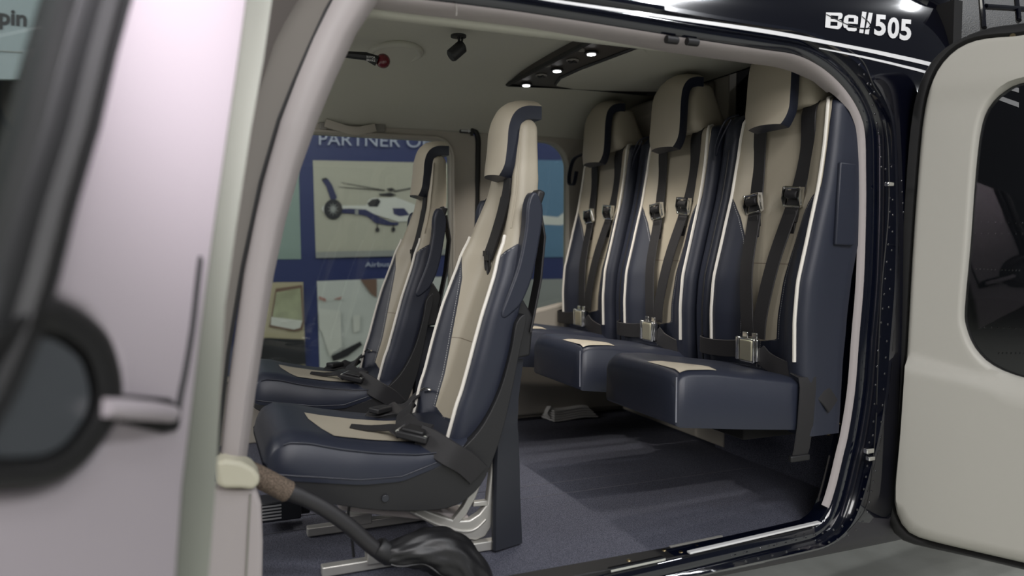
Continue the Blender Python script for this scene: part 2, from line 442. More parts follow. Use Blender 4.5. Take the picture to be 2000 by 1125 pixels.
# foot of the column and the lower front panel
s = MB(); c0 = at_y(462, 935, 1.37)
prof = [(420, 905), (440, 898), (470, 902), (495, 915), (507, 930), (508, 945), (495, 958), (470, 955), (440, 955), (424, 950)]
s.prism([at_y(u, v, 1.335) for u, v in prof], (0, 0.07, 0)); s.build('pillar_foot', m_cream, heli, bevel=0.012)
s = MB(); s.prism([at_y(u, v, 1.355) for u, v in [(340, 955), (500, 955), (511, 985), (514, 1060), (512, 1180), (340, 1180)]], (0, 0.05, 0)); s.build('lower_front_panel', m_trim, heli, bevel=0.008)
s = MB(); s.tube([at_y(u, v, 1.354) for u, v in [(489, 965), (486, 1020), (478, 1180)]], 0.0022, 8); s.build('panel_groove', m_grey, heli)
# floor sill: black strip, white line, bolts, treads
s = MB(); s.box((0.66, 1.415, 0.001), (1.40, 0.055, 0.014)); s.build('sill_plate', m_plastic, heli, bevel=0.003)
p0, p1 = at_y(1345, 1079, 1.374), at_y(1600, 1020, 1.374)
s = MB(); s.ribbon([p0, p0.lerp(p1, .5), p1], (0, 1, 0), 0.012, 0.004); s.build('sill_white_line', m_stripe, heli)
p0, p1 = at_y(1190, 1113, 1.374), at_y(1296, 1090, 1.374)
s = MB(); s.ribbon([p0, p0.lerp(p1, .5), p1], (0, 1, 0), 0.016, 0.005); s.build('sill_tread', m_chrome, heli)
for u, v in [(1228, 1095), (1297, 1075), (1330, 1079), (1361, 1067), (1395, 1059), (1418, 1056), (1505, 1036)]:
    p = at_z(u, v, 0.008); s = MB(); s.sphere(p, (0.006, 0.006, 0.004), 10, 6); s.build('sill_bolt', m_brass, heli)
s = MB(); a, b = at_z(1308, 1068, .009), at_z(1410, 1047, .009); s.ribbon([a, a.lerp(b, .5), b], (0, 1, 0), 0.006, 0.003); s.build('sill_slot', m_alu, heli)

# white stripes and lettering on the skin
def stripe(name, top, bot, m, lift=0.0016, n=10):
    def dens(l):
        q = spline([(a, b, 0) for a, b in l], n); return q
    T, B = dens(top), dens(bot)
    s = MB(); s.loft([[at_skin(p.x, p.y, lift) for p in T], [at_skin(lerp(p.x, q.x, .5), lerp(p.y, q.y, .5), lift) for p, q in zip(T, B)], [at_skin(p.x, p.y, lift) for p in B]], closed=False)
    return s.build(name, m, heli)
stripe('upper_stripe', [(1000, -20), (1080, -2), (1280, 27), (1500, 58), (1660, 88), (1740, 104), (1830, 125), (1990, 172)], [(1000, -13), (1080, 4), (1280, 33), (1500, 66), (1660, 95), (1740, 112), (1830, 133), (1990, 181)], m_stripe)
stripe('lower_stripe', [(1600, 93), (1680, 108), (1760, 126), (1830, 145), (1990, 200)], [(1600, 95), (1680, 112), (1760, 131), (1830, 151), (1990, 210)], m_stripe)
def Z6(x, y): return (1500 + x / 3.75, y / 3.75)
s = MB()
def pz(pts, lift=0.002): polyfill(s, [at_skin(*Z6(*p), lift) for p in pts])
pz([(426, 90), (462, 92), (455, 206), (418, 200)])
pz([(462, 92), (535, 94), (546, 104), (546, 118), (460, 112)]); pz([(516, 117), (546, 118), (540, 136), (512, 142)])
pz([(459, 138), (514, 142), (538, 152), (536, 164), (457, 158)]); pz([(510, 162), (540, 158), (546, 172), (540, 190), (508, 190)])
pz([(456, 188), (508, 190), (540, 190), (528, 208), (512, 214), (454, 206)])
pz([(566, 118), (590, 108), (640, 112), (660, 124), (660, 134), (560, 130)]); pz([(558, 130), (590, 132), (582, 210), (556, 202), (550, 180)])
pz([(630, 133), (660, 134), (658, 172), (628, 168)]); pz([(588, 158), (658, 163), (657, 177), (587, 172)])
pz([(584, 202), (650, 206), (650, 222), (636, 230), (590, 226), (572, 212)])
pz([(690, 84), (722, 88), (704, 204), (674, 202)]); pz([(672, 210), (702, 212), (698, 244), (668, 240)])
pz([(738, 92), (768, 96), (746, 204), (716, 204)]); pz([(714, 212), (744, 212), (738, 252), (708, 248)])
def fn(tx, ty, a, dx, up): return at_skin(*Z6(a[0] + tx * dx[0] + ty * up[0], a[1] + tx * dx[1] + ty * up[1]), 0.002)
for ch, a in (('5', (776, 258)), ('0', (872, 278)), ('5', (962, 292))):
    put_text(s, ch, lambda tx, ty, a=a: fn(tx, ty, a, (84, 8), (9, -155)), bold=0.035)
lab(s.build('lettering', m_stripe, heli, flip=False), 'white lettering reading Bell 505')
s = MB()
for pts in ([(428, 106), (480, 132), (560, 170), (640, 200), (700, 212), (745, 208), (748, 190)], [(690, 120), (735, 160), (748, 185), (730, 210)]):
    s.tube([at_skin(*Z6(*((p.x, p.y))), 0.0024) for p in spline([(a, b, 0) for a, b in pts], 5)], 0.0012, 6)
s.build('lettering_cut', m_black, heli)
# body seam lines
s = MB()
for pts in ([(1652, 94), (1686, 122), (1705, 165), (1719, 188)], [(1728, 240), (1735, 300), (1735, 420), (1722, 560), (1715, 700), (1712, 790)], [(1712, 806), (1705, 900), (1692, 990), (1655, 1040)]):
    s.tube([at_skin(p.x, p.y, 0.0) for p in spline([(a, b, 0) for a, b in pts], 6)], 0.0016, 6)
s.build('panel_seam', m_rubber, heli, split=True)
# rivet rows (each row one strip of domes)
RIV = []
def rivets(pts, step, r=0.0032):
    P = [at_skin(p.x, p.y, 0.0) for p in spline([(a, b, 0) for a, b in pts], 10)]
    acc = 0
    for a, b in zip(P, P[1:]):
        acc += (b - a).length
        if acc > step: acc = 0; RIV.append((b, r))
rivets([(1668, 110), (1690, 150), (1703, 200), (1716, 260), (1722, 330)], 0.02)
rivets([(1695, 150), (1712, 190)], 0.018)
rivets([(1724, 300), (1738, 400), (1728, 560), (1714, 700), (1704, 860)], 0.030)
rivets([(1740, 300), (1744, 420), (1736, 600), (1726, 760), (1716, 900)], 0.030)
rivets([(1700, 840), (1690, 940), (1672, 1000), (1640, 1030), (1560, 1052), (1420, 1088)], 0.024)
rivets([(1714, 900), (1702, 960), (1690, 1010), (1650, 1048), (1560, 1072), (1440, 1100)], 0.024)
rivets([(1890, 430), (1950, 433), (2010, 436)], 0.02); rivets([(1885, 523), (1950, 526), (2010, 528)], 0.015); rivets([(1890, 455), (1950, 455), (2010, 457)], 0.02)
rivets([(1905, 640), (1960, 640), (2010, 642)], 0.016); rivets([(1760, 330), (1765, 420)], 0.02); rivets([(1940, 690), (2010, 690)], 0.016)
RIV.sort(key=lambda q: (q[0] - CAM).length)
rest = MB()
for k, (b, r) in enumerate(RIV):
    if k < 100: s = MB(); s.sphere(b, (r, r * .55, r), 8, 5); s.build('rivet', m_black, heli)
    else: rest.sphere(b, (r, r * .55, r), 8, 5)
if rest.v: rest.build('rivets', m_black, heli)['kind'] = 'stuff'
# door catch fittings on the jamb
s = MB()
for uv, sz in (((1697, 880), .012), ((1700, 895), .010), ((1737, 360), .010)):
    s.box(at_skin(*uv, .004), (sz * 2, .012, sz))
s.build('door_catch', m_chrome, heli, bevel=0.002, split=True)
# engine cowling bulge and mesh intake
s = MB(); c = at_skin(1795, -10, -0.02); s.sphere(c, (0.10, 0.055, 0.085), 28, 16); s.build('cowling_bulge', m_black, heli)
s = MB(); rings = []
for v in (-30, -10, 10, 30, 52, 75): rings.append([at_skin(u, v, 0.003) for u in (1872, 1900, 1930, 1960, 1990, 2030, 2080)])
s.loft(rings, closed=False); lab(s.build('intake_mesh', m_mesh, heli), 'dark woven wire intake mesh')
s = MB()
for pts in ([(1866, -25), (1872, 70)], [(1915, -25), (1922, 55)], [(1925, 12), (2040, 20)], [(1984, -20), (1990, 40)]):
    q = [at_skin(lerp(pts[0][0], pts[1][0], t), lerp(pts[0][1], pts[1][1], t), 0.006) for t in (0, .25, .5, .75, 1)]
    s.tube(q, 0.007, 8)
s.build('intake_frame', m_black, heli)

# ================================================================== CABIN (the room)
s = MB(); s.box((0.55, 2.12, -0.02), (2.7, 1.42, 0.04)); struct(s.build('floor', m_carpet))
s = MB()
a, b = at_z(1110, 962, .001), at_z(1385, 918, .001)
for y in (a.y,): s.box((0.75, y, 0.0008), (1.7, 0.002, 0.0016))
s.box((0.3, 1.99, 0.0008), (2.0, .002, .0016)); struct(s.build('trim_1', mat('carpet_seam', (88, 88, 96), 0.8)))
prof = [(1.45, 1.132), (1.47, 1.160), (1.50, 1.19), (1.56, 1.23), (1.66, 1.268), (1.80, 1.292), (2.1, 1.300), (2.4, 1.292), (2.56, 1.262), (2.68, 1.215), (2.76, 1.175), (2.80, 1.14)]
prof = [(p.x, p.y) for p in spline([(a, b, 0) for a, b in prof], 5)]
rings = []
for x in (0.225, 0.25, 0.3, 0.35, 0.4, 0.55, 0.7, 0.85, 1.0, 1.2, 1.4, 1.65):
    rings.append([V((x, y, z + 0.03 * math.exp(-(((x - 0.45) / 0.28) ** 2 + ((y - 2.05) / 0.22) ** 2)))) for y, z in prof])
s = MB(); s.loft(rings, closed=False); o = s.build('ceiling', m_head); struct(o)
sd = o.modifiers.new('solid', 'SOLIDIFY'); sd.thickness = 0.02; sd.offset = 1
# overhead dome recess with raised rim
s = MB(); c = at_z(772, 103, 1.303)
for a, b, z in ((0.075, 0.11, 0.0),):
    ring = [c + V((a * math.cos(t), b * math.sin(t), z)) for t in [2 * PI * k / 40 for k in range(40)]]; s.tube(ring, 0.011, 10, loop=True)
struct(s.build('trim_2', m_head))
# far wall: panels round each window opening
def roundrect(x0, z0, x1, z1, r, n=8):
    if not isinstance(r, (list, tuple)): r = [r] * 4
    out = []
    for (cx, cz, a0, q) in ((x1 - r[0], z1 - r[0], 0, r[0]), (x0 + r[1], z1 - r[1], 90, r[1]), (x0 + r[2], z0 + r[2], 180, r[2]), (x1 - r[3], z0 + r[3], 270, r[3])):
        for k in range(n + 1):
            t = math.radians(a0 + 90 * k / n); out.append((cx + q * math.cos(t), cz + q * math.sin(t)))
    return out
def resample(poly, c, N):
    out = []
    for k in range(N):
        t = 2 * PI * k / N + 1e-4; d = (math.cos(t), math.sin(t)); best = None
        for (ax, az), (bx, bz) in zip(poly, poly[1:] + poly[:1]):
            ex, ez = bx - ax, bz - az; den = d[0] * ez - d[1] * ex
            if abs(den) < 1e-12: continue
            tt = ((ax - c[0]) * ez - (az - c[1]) * ex) / den; uu = ((ax - c[0]) * d[1] - (az - c[1]) * d[0]) / den
            if tt > 0 and -1e-9 <= uu <= 1 + 1e-9 and (best is None or tt > best): best = tt
        out.append((c[0] + d[0] * best, c[1] + d[1] * best))
    return out
def wall_hole(name, outer, hole, mapf, ext, m, N=160, parent=None, bevel=0):
    c = (sum(p[0] for p in hole) / len(hole), sum(p[1] for p in hole) / len(hole))
    O, H = resample(outer, c, N), resample(hole, c, N)
    s = MB(); s.ringplate([mapf(*p) for p in O], [mapf(*p) for p in H], ext); return s.build(name, m, parent, bevel=bevel)
YW = 2.80
wm = lambda x, z: V((x, YW, z))
door_hole = roundrect(0.0, 0.24, 0.893, 1.104, [0.07, 0.12, 0.05, 0.05])
door_out = roundrect(-0.25, 0.0, 1.0, 1.163, [0.06, 0.05, 0.02, 0.04])
# the far door itself: a leaf set in the wall, with frame ring, seal, latch plate, pull strap
fd = struct(wall_hole('door_1', door_out, door_hole, wm, (0, 0.05, 0), m_wall, bevel=0.006))
s = MB(); s.tube([V((x, YW - 0.004, z)) for x, z in roundrect(-0.01, 0.23, 0.905, 1.114, [0.075, 0.12, 0.05, 0.05])], 0.006, 8, loop=True); s.build('window_seal', m_wall, fd)
fd_path = [(-0.25, 1.14), (0.1, 1.145), (0.403, 1.150), (0.70, 1.162), (0.92, 1.170), (0.975, 1.160), (1.003, 1.125), (1.004, 1.05), (0.998, 0.82), (0.985, 0.42), (0.97, 0.02)]
fdp = spline([(x, YW - 0.003, z) for x, z in fd_path], 6)
s = MB(); s.tube(fdp[:25], 0.004, 8); s.tube(fdp[24:], [0.011 if k < 22 else 0.007 for k in range(len(fdp) - 24)], 8); s.build('edge_seal', m_rubber, fd)
s = MB(); p = at_y(742, 250, YW - 0.006); s.box(p, (0.042, 0.012, 0.030)); s.build('latch_plate', m_grey, fd, bevel=0.005)
s = MB(); p = at_y(631, 246, YW - 0.006); s.box(p, (0.026, 0.012, 0.026)); s.build('strap_mount', m_grey, fd, bevel=0.004)
q = [at_y(u, v, YW - 0.02) for u, v in [(635, 240), (660, 248), (690, 256), (715, 253), (733, 249)]]
s = MB(); s.ribbon(spline(q, 4), (0, 0, 1), 0.030, 0.012); s.build('pull_strap', m_wall, fd)
s = MB(); p = at_y(910, 256, YW - 0.006); s.box(p, (0.05, 0.006, 0.017)); pl = s.build('arrow_placard', m_plastic, fd)
s = MB()
pp = [(-0.021, -.003), (0.008, -.003), (0.008, -.007), (0.021, 0), (0.008, .007), (0.008, .003), (-0.021, .003)]
polyfill(s, [p + V((a, -0.0045, b)) for a, b in pp]); s.build('arrow', m_labelw, pl)
s = MB(); p = at_y(922, 258, YW - 0.012); s.box(p, (0.010, 0.012, 0.028)); s.build('door_latch', m_plastic, fd, bevel=0.002)
gw = MB(); gw.prism([V((x, YW + 0.03, z)) for x, z in door_hole], (0, 0.004, 0)); struct(gw.build('window_1', m_glass))
# lining aft of the far door, with the rear side window
w2_hole = roundrect(1.11, 0.40, 1.40, 1.123, [0.10, 0.06, 0.06, 0.06])
struct(wall_hole('wall_far', [(1.012, 0.0), (1.012, 1.20), (1.75, 1.20), (1.75, 0.0)][::-1], w2_hole, wm, (0, 0.05, 0), m_wall, bevel=0.004))
gw = MB(); gw.prism([V((x, YW + 0.03, z)) for x, z in w2_hole], (0, 0.004, 0)); struct(gw.build('window_2', m_glass))
s = MB(); s.box((0.78, YW + 0.025, 1.19), (1.95, 0.05, 0.055)); struct(s.build('trim_3', m_wall, bevel=0.004))
# shelf lining low at the far side by the bench, and curved upper lining behind the far rear seat
s = MB(); s.prism([V((1.03, 2.799, .02)), V((1.7, 2.799, .02)), V((1.7, 2.799, .52)), V((1.35, 2.799, .47)), V((1.03, 2.799, .40))], (0, -0.045, 0)); struct(s.build('trim_4', m_wall, bevel=0.012))
s = MB(); s.box((1.66, 2.45, 0.66), (0.04, 0.72, 1.30)); struct(s.build('wall_back', m_wall, bevel=0.004))
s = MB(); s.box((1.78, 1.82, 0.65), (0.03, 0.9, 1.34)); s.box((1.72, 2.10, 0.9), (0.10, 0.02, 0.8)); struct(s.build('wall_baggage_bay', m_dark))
s = MB(); s.box((1.655, 1.78, 0.15), (0.02, 0.72, 0.30)); struct(s.build('wall_under_bench', m_carpet))
rings = []
for y in (2.16, 2.3, 2.5, 2.65, 2.78):
    rings.append([V((x, y, z)) for x, z in ((1.64, 0.95), (1.60, 1.05), (1.585, 1.12), (1.56, 1.19), (1.58, 1.25), (1.64, 1.27))])
s = MB(); s.loft(rings, True, True, True); struct(s.build('trim_5', m_wall, bevel=0.01))
# lining behind the opening jamb, aft side (ivory), from floor to shoulder
P = [at_y(u, v, 1.46) for u, v in [(1674, 215), (1676, 420), (1667, 600), (1658, 740), (1647, 850), (1634, 930), (1612, 1008)]]
s = MB(); s.prism(P + [V((P[-1].x + .25, 1.46, P[-1].z)), V((P[0].x + .2, 1.46, P[0].z))], (0, 0.02, 0)); struct(s.build('trim_6', m_trim))

# ---------------- overhead console with reading lamps and air vents
ZC = 1.285
con = thing('overhead_console', 'dark overhead console with lit lamps and vents above the rear bench', 'ceiling console', (1.3, 2.1, ZC))
outl = [(1.015, 2.515), (1.02, 1.66), (1.63, 1.62), (1.62, 2.44), (1.56, 2.47)]
s = MB(); s.prism([V((x, y, ZC - 0.012)) for x, y in outl], (0, 0, 0.03)); s.build('console_frame', m_console, con, bevel=0.005)
s = MB(); s.tube([V((x, y, ZC - 0.012)) for x, y in outl], 0.008, 8, loop=True); s.build('console_edge', m_plastic, con)
inl = [(1.165, 2.435), (1.165, 1.93), (1.185, 1.89), (1.24, 1.86), (1.5, 1.85), (1.585, 1.90), (1.61, 2.0), (1.60, 2.36), (1.56, 2.385)]
s = MB()
cx = sum(p[0] for p in inl) / len(inl); cy = sum(p[1] for p in inl) / len(inl)
inlS = [(p.x, p.y) for p in spline([(a, b, 0) for a, b in inl], 4, True)]
s.loft([[V((cx + (x - cx) * k, cy + (y - cy) * k, ZC - 0.014 - h)) for x, y in inlS] for k, h in ((1, 0), (0.99, 0.008), (0.9, 0.012), (0.5, 0.016), (0.05, 0.017))], True, False, True)
s.build('console_panel', m_head, con)
s = MB(); s.tube([V((x, y, ZC - 0.014)) for x, y in inlS], 0.006, 8, loop=True); s.build('panel_gasket', m_plastic, con)
for i, uv in enumerate([(1028, 167), (1088, 139), (1155, 106)]):
    p = at_z(*uv, ZC - 0.02); p.z = ZC - 0.014
    s = MB(); s.disc(p, (0, 0, -1), 0.021, 0.006, 20); l = s.build('lamp_housing', m_plastic, con, bevel=0.002)
    s = MB(); s.disc(p + V((0, 0, -0.006)), (0, 0, -1), 0.013, 0.0025, 18); lab(s.build('lamp_lens', m_lamp, l), 'glowing white lens')
    ld = bpy.data.lights.new('reading_lamp_light', 'SPOT'); ld.energy = 13; ld.color = (1.0, 0.93, 0.85); ld.spot_size = 1.7; ld.spot_blend = 0.6; ld.shadow_soft_size = 0.012
    lo = bpy.data.objects.new('reading_lamp_light', ld); C.objects.link(lo); lo.location = p + V((0, 0, -0.012))
for uv in [(1057, 150), (1118, 121), (1196, 87)]:
    p = at_z(*uv, ZC - 0.02); p.z = ZC - 0.013
    s = MB(); s.disc(p, (0, 0, -1), 0.020, 0.005, 20); vv = s.build('vent_rim', m_grey, con, bevel=0.002)
    s = MB(); s.box(p + V((0, 0, -0.007)), (0.030, 0.006, 0.004)); s.box(p + V((0, 0, -0.007)), (0.006, 0.030, 0.004)); s.build('vent_vane', m_plastic, vv)
for uv in [(1070, 131), (1136, 101)]:
    p = at_z(*uv, ZC - 0.02); s = MB(); s.disc((p.x, p.y, ZC - 0.013), (0, 0, -1), 0.009, 0.006, 14); s.build('console_button', m_grey, con)

# ---------------- rotor brake lever on the ceiling
br = thing('rotor_brake_lever', 'black ceiling lever with dark red ball knob and white lettering', 'lever', at_y(700, 114, 2.2))
a, b = at_y(640, 103, 2.2), at_y(715, 110, 2.2); e = at_y(736, 119, 2.2); k = at_y(748, 119, 2.2)
s = MB(); s.tube([a, b, e], [0.010, 0.015, 0.020], 8, flat=0.8); s.build('lever_arm', m_plastic, br, bevel=0.001)
s = MB(); s.sphere(k, 0.021, 20, 12); lab(s.build('ball_knob', m_red, br), 'dark red ball knob')
s = MB()
for txt, v0 in (('ROTOR', 113), ('BRAKE', 119)):
    put_text(s, txt, lambda tx, ty, v0=v0: at_y(716 + 17 * tx, v0 + 2 * tx - 4.5 * ty, 2.172), bold=0.02)
s.build('lever_lettering', m_labelw, br, flip=False)
# ---------------- swivel map light
p = at_y(893, 100, 2.06)
ml = thing('swivel_map_light', 'small black swivel lamp fixed to the ceiling between seats', 'lamp', p)
s = MB(); s.disc(p + V((.004, 0, 0.045)), (0, 0, -1), 0.022, 0.006, 16); s.build('mount_plate', m_plastic, ml)
s = MB(); s.tube([p + V((.004, 0, .04)), p + V((0.008, 0, 0.015))], 0.004, 8); s.tube([p + V((.016, 0, .04)), p + V((0.012, 0, 0.015))], 0.003, 8); s.build('swivel_arm', m_plastic, ml)
s = MB(); s.tube([p + V((-0.020, 0, -0.016)), p + V((-0.016, 0, -0.013)), p + V((0.014, 0, 0.014)), p + V((0.019, 0, 0.017))], [0.016, 0.019, 0.019, 0.013], 14); s.build('lamp_head', m_plastic, ml)

# ================================================================== SEATS
def ring_at(xf, hw, bol, th, n=14, rnd=0.022):
    """half section: list of (x, w, arc)"""
    H = []; a = 0; last = None
    for i in range(n + 1):
        q = i / n; ww = hw * (1 - (1 - q) ** 1.0) if q < 1 else hw
        x = xf - bol * sm(0.40, 0.80, q) + min(rnd, th * 0.55) * max(0, (q - 0.86) / 0.14) ** 2
        ww = hw * q if q < 0.86 else hw * (0.86 + 0.14 * math.sin((q - 0.86) / 0.14 * PI / 2))
        H.append((x, ww))
    xe = H[-1][0]
    for k in range(1, 6): H.append((lerp(xe, xf + th - 0.010, k / 5), hw * lerp(1, 0.985, k / 5)))
    H += [(xf + th - 0.004, hw * 0.95), (xf + th, hw * 0.86), (xf + th, hw * 0.45), (xf + th, 0)]
    out = []; a = 0
    for i, (x, ww) in enumerate(H):
        if i: a += math.hypot(x - H[i - 1][0], ww - H[i - 1][1])
        out.append((x, ww, a))
    return out
def backrest(zs, XF, HW, BOL, TH, yc, top=True):
    rings = []; uvs = []; info = []
    zz = list(zs)
    for z in zz: info.append((z, ring_at(interp(XF, z), interp(HW, z), interp(BOL, z), interp(TH, z))))
    if top:
        z = zz[-1]; xf = interp(XF, z); th = interp(TH, z); hw = interp(HW, z)
        for k in range(1, 7):
            t = k / 6 * PI / 2; sh = 0.03 * (1 - math.cos(t))
            info.append((z + 0.03 * math.sin(t), [(x + (xf + th / 2 - x) * (sh / (th / 2)) * 0.9, ww * (1 - sh / hw * 0.9), a) for x, ww, a in ring_at(xf, hw, interp(BOL, z), th)]))
    s = MB(); uv = []
    for z, H in info:
        full = [(x, ww, a) for x, ww, a in H] + [(x, -ww, a) for x, ww, a in reversed(H[1:-1])]
        rings.append([V((x, yc + ww, z)) for x, ww, a in full]); uv += [(a, z) for x, ww, a in full]
    s.loft(rings, True, True, True); s.uv = uv
    return s, info
def edge_path(info, idx, sign, yc, z0, z1, out=0.002):
    r = []
    for z, H in info:
        if z0 <= z <= z1:
            x, ww, a = H[idx]; r.append(V((x - out, yc + sign * (ww + out * .5), z)))
    return r
def frange(a, b, n): return [lerp(a, b, i / n) for i in range(n + 1)]

def headpad(name, path, hwf, yc, th, parent, mats, nose=0.014):
    """padded cover: path = [(x,z)] from the lower lip up the front and over the top"""
    P = [(p.x, p.y) for p in spline([(a, b, 0) for a, b in path], 6)]; n = len(P)
    L = [0]
    for (a, b), (c, d) in zip(P, P[1:]): L.append(L[-1] + math.hypot(c - a, d - b))
    rings = []
    for i, (x, z) in enumerate(P):
        a, b = P[max(0, i - 1)], P[min(n - 1, i + 1)]
        tx, tz = b[0] - a[0], b[1] - a[1]; l = math.hypot(tx, tz); nx, nz = -tz / l, tx / l       # outward (forward / up)
        hw = hwf(L[i], L[-1])
        ring = []
        for q in (-1, -0.93, -0.7, -0.3, 0, 0.3, 0.7, 0.93, 1):
            bulge = (nose + 0.008 * sm(L[-1] - .11, L[-1] - .05, L[i])) * (1 - abs(q) ** 2.2) - 0.003
            ring.append(V((x + nx * bulge, yc + hw * q, z + nz * bulge)))
        e = 0.0
        for q in (1.0, 0.97, 0, -0.97, -1.0):
            d = -th if abs(q) < 0.98 else -th * 0.9
            ring.append(V((x + nx * d, yc + hw * q, z + nz * d)))
        rings.append(ring)
    s = MB()
    s.loft(rings, True, True, True, mfun=lambda k, j: 0 if j < 8 else 1)
    nf = len(s.f); s.m[-2] = 1; s.m[-1] = 1
    o = s.build(name, mats, parent, sharp=38)
    return o

# ---------------- pilot seats -------------------------------------------------
YP = 1.72
B_front = [(0.24, 0.0), (0.292, 0.0), (0.30, 0.076), (0.34, 0.084), (0.45, 0.100), (0.55, 0.114), (0.62, 0.124), (0.67, 0.142), (0.705, 0.175), (0.722, 0.22), (0.735, 0.44), (1.12, 0.44)]
m_upf = upholstery('pilot_seat_upholstery', B_front, 0.5, 1.15, seams=(0.47,), stitch=0.70)
ps = thing('pilot_seat', 'nearer of the two beige and navy front seats, with high narrow backrest', 'seat', (0.45, YP, 0.0), 'pilot seats')
XF = [(0.24, 0.505), (0.28, 0.523), (0.38, 0.567), (0.48, 0.600), (0.57, 0.632), (0.64, 0.656), (0.71, 0.675), (0.78, 0.682), (0.85, 0.686), (0.90, 0.691), (1.0, 0.698), (1.06, 0.703)]
HW = [(0.24, 0.160), (0.33, 0.170), (0.45, 0.175), (0.55, 0.172), (0.62, 0.165), (0.70, 0.148), (0.76, 0.125), (0.82, 0.100), (0.88, 0.083), (0.95, 0.075), (1.06, 0.070)]
BO = [(0.24, 0.020), (0.35, 0.040), (0.55, 0.050), (0.68, 0.046), (0.76, 0.028), (0.83, 0.010), (0.9, 0.004), (1.06, 0.0)]
TH = [(0.24, 0.08), (0.38, 0.048), (0.57, 0.032), (0.72, 0.040), (0.86, 0.055), (1.06, 0.043)]
s, info = backrest(frange(0.24, 0.975, 44), XF, HW, BO, TH, YP)
s.build('backrest', m_upf, ps, sharp=60)
s = MB()
for sg in (-1, 1): s.tube(edge_path(info, 12, sg, YP, 0.245, 0.73), 0.0042, 8)
s.build('piping', m_piping, ps, split=True)
s = MB()
for sg in (-1, 1): s.tube(edge_path(info, 13, sg, YP, 0.73, 0.975, 0.0), 0.0022, 6)
s.build('edge_seam', m_beige, ps, split=True)
def hwf_p(l, T): return 0.068 * (1 - 0.30 * (1 - min(1, l / 0.035)) ** 2)
headpad('headrest', [(0.650, 0.868), (0.657, 0.895), (0.663, 0.94), (0.666, 0.975), (0.675, 1.004), (0.692, 1.024), (0.718, 1.034), (0.754, 1.035)], hwf_p, YP, 0.034, ps, [m_beige, m_navy])
# cushion
def cushion_rings(xs, top, bot, hw, yc, crown, r=0.02):
    rings = []
    for i, x in enumerate(xs):
        t, b, h = interp(top, x), interp(bot, x), interp(hw, x); ring = []
        for q in (-1, -0.97, -0.86, -0.62, -0.3, 0, 0.3, 0.62, 0.86, 0.97, 1):
            zz = t - r * max(0, (abs(q) - 0.80) / 0.20) ** 2 + crown * sm(0.45, 0.85, abs(q))
            ring.append(V((x, yc + h * q, zz)))
        for q in (1.01, 1.0, 0.6, -0.6, -1.0, -1.01):
            ring.append(V((x, yc + h * q, b + (0.012 if abs(q) > 1 else 0))))
        rings.append(ring)
    return rings
topf = [(0.105, 0.272), (0.112, 0.296), (0.125, 0.315), (0.15, 0.325), (0.19, 0.320), (0.25, 0.303), (0.33, 0.286), (0.41, 0.274), (0.48, 0.272), (0.53, 0.29)]
botf = [(0.105, 0.256), (0.125, 0.24), (0.29, 0.212), (0.377, 0.208), (0.468, 0.232), (0.53, 0.26)]
hwfc = [(0.105, 0.165), (0.118, 0.182), (0.14, 0.190), (0.3, 0.196), (0.45, 0.190), (0.53, 0.175)]
s = MB(); s.loft(cushion_rings(frange(0.105, 0.135, 5) + frange(0.15, 0.53, 18), topf, botf, hwfc, YP, 0.002), True, True, True)
s.build('seat_cushion', m_navy, ps, sharp=60)
def topz(x, q):
    return interp(topf, x) - 0.02 * max(0, (abs(q) - 0.80) / 0.20) ** 2 + 0.002 * sm(0.45, 0.85, abs(q))
s = MB(); rings = []
for i in range(15):
    t = i / 14; x = lerp(0.212, 0.455, t)
    wn = interp([(0, 0.0), (0.12, 0.145), (1, 0.135)], t); wf = interp([(0, 0.068), (0.1, 0.072), (1, 0.078)], t)
    rings.append([V((x + 0.0 * q, YP + q, topz(x, q / 0.19) + 0.0012)) for q in frange(-wn, wf, 10)])
s.loft(rings, closed=False); s.build('seat_insert', m_beige, ps)
s = MB()
for z_ in (0,):
    s.tube([V((x, YP - interp(hwfc, x) * 1.0 - 0.0005, interp(topf, x) - 0.012)) for x in frange(0.14, 0.5, 24)], 0.0016, 6)
    s.tube([V((x, YP - interp(hwfc, x) * 1.01 - 0.0005, interp(botf, x) + 0.012)) for x in frange(0.125, 0.46, 24)], 0.0016, 6)
s.build('cushion_seam', m_navypipe, ps, split=True)
# black bucket shell
shell = [(.112, .247), (.15, .235), (.29, .214), (.377, .210), (.468, .233), (.525, .272), (.565, .315), (.602, .385), (.628, .47), (.640, .53), (.660, .55), (.662, .53), (.648, .47), (.630, .385), (.604, .285), (.567, .195), (.53, .155), (.479, .136), (.40, .140), (.30, .158), (.187, .193), (.125, .225)]
s = MB(); shs = [(p.x, p.y) for p in spline([(a, b, 0) for a, b in shell], 3, True)]
s.prism([V((x, YP - 0.187, z)) for x, z in shs], (0, 0.374, 0)); s.build('seat_shell', m_plastic, ps, bevel=0.006)
s = MB()
for u, v in ((752, 973), (925, 912)): p = at_y(u, v, YP - 0.188); s.disc(p, (0, -1, 0), 0.008, 0.004, 14)
s.build('shell_bolt', m_strut, ps, bevel=0.001, split=True)
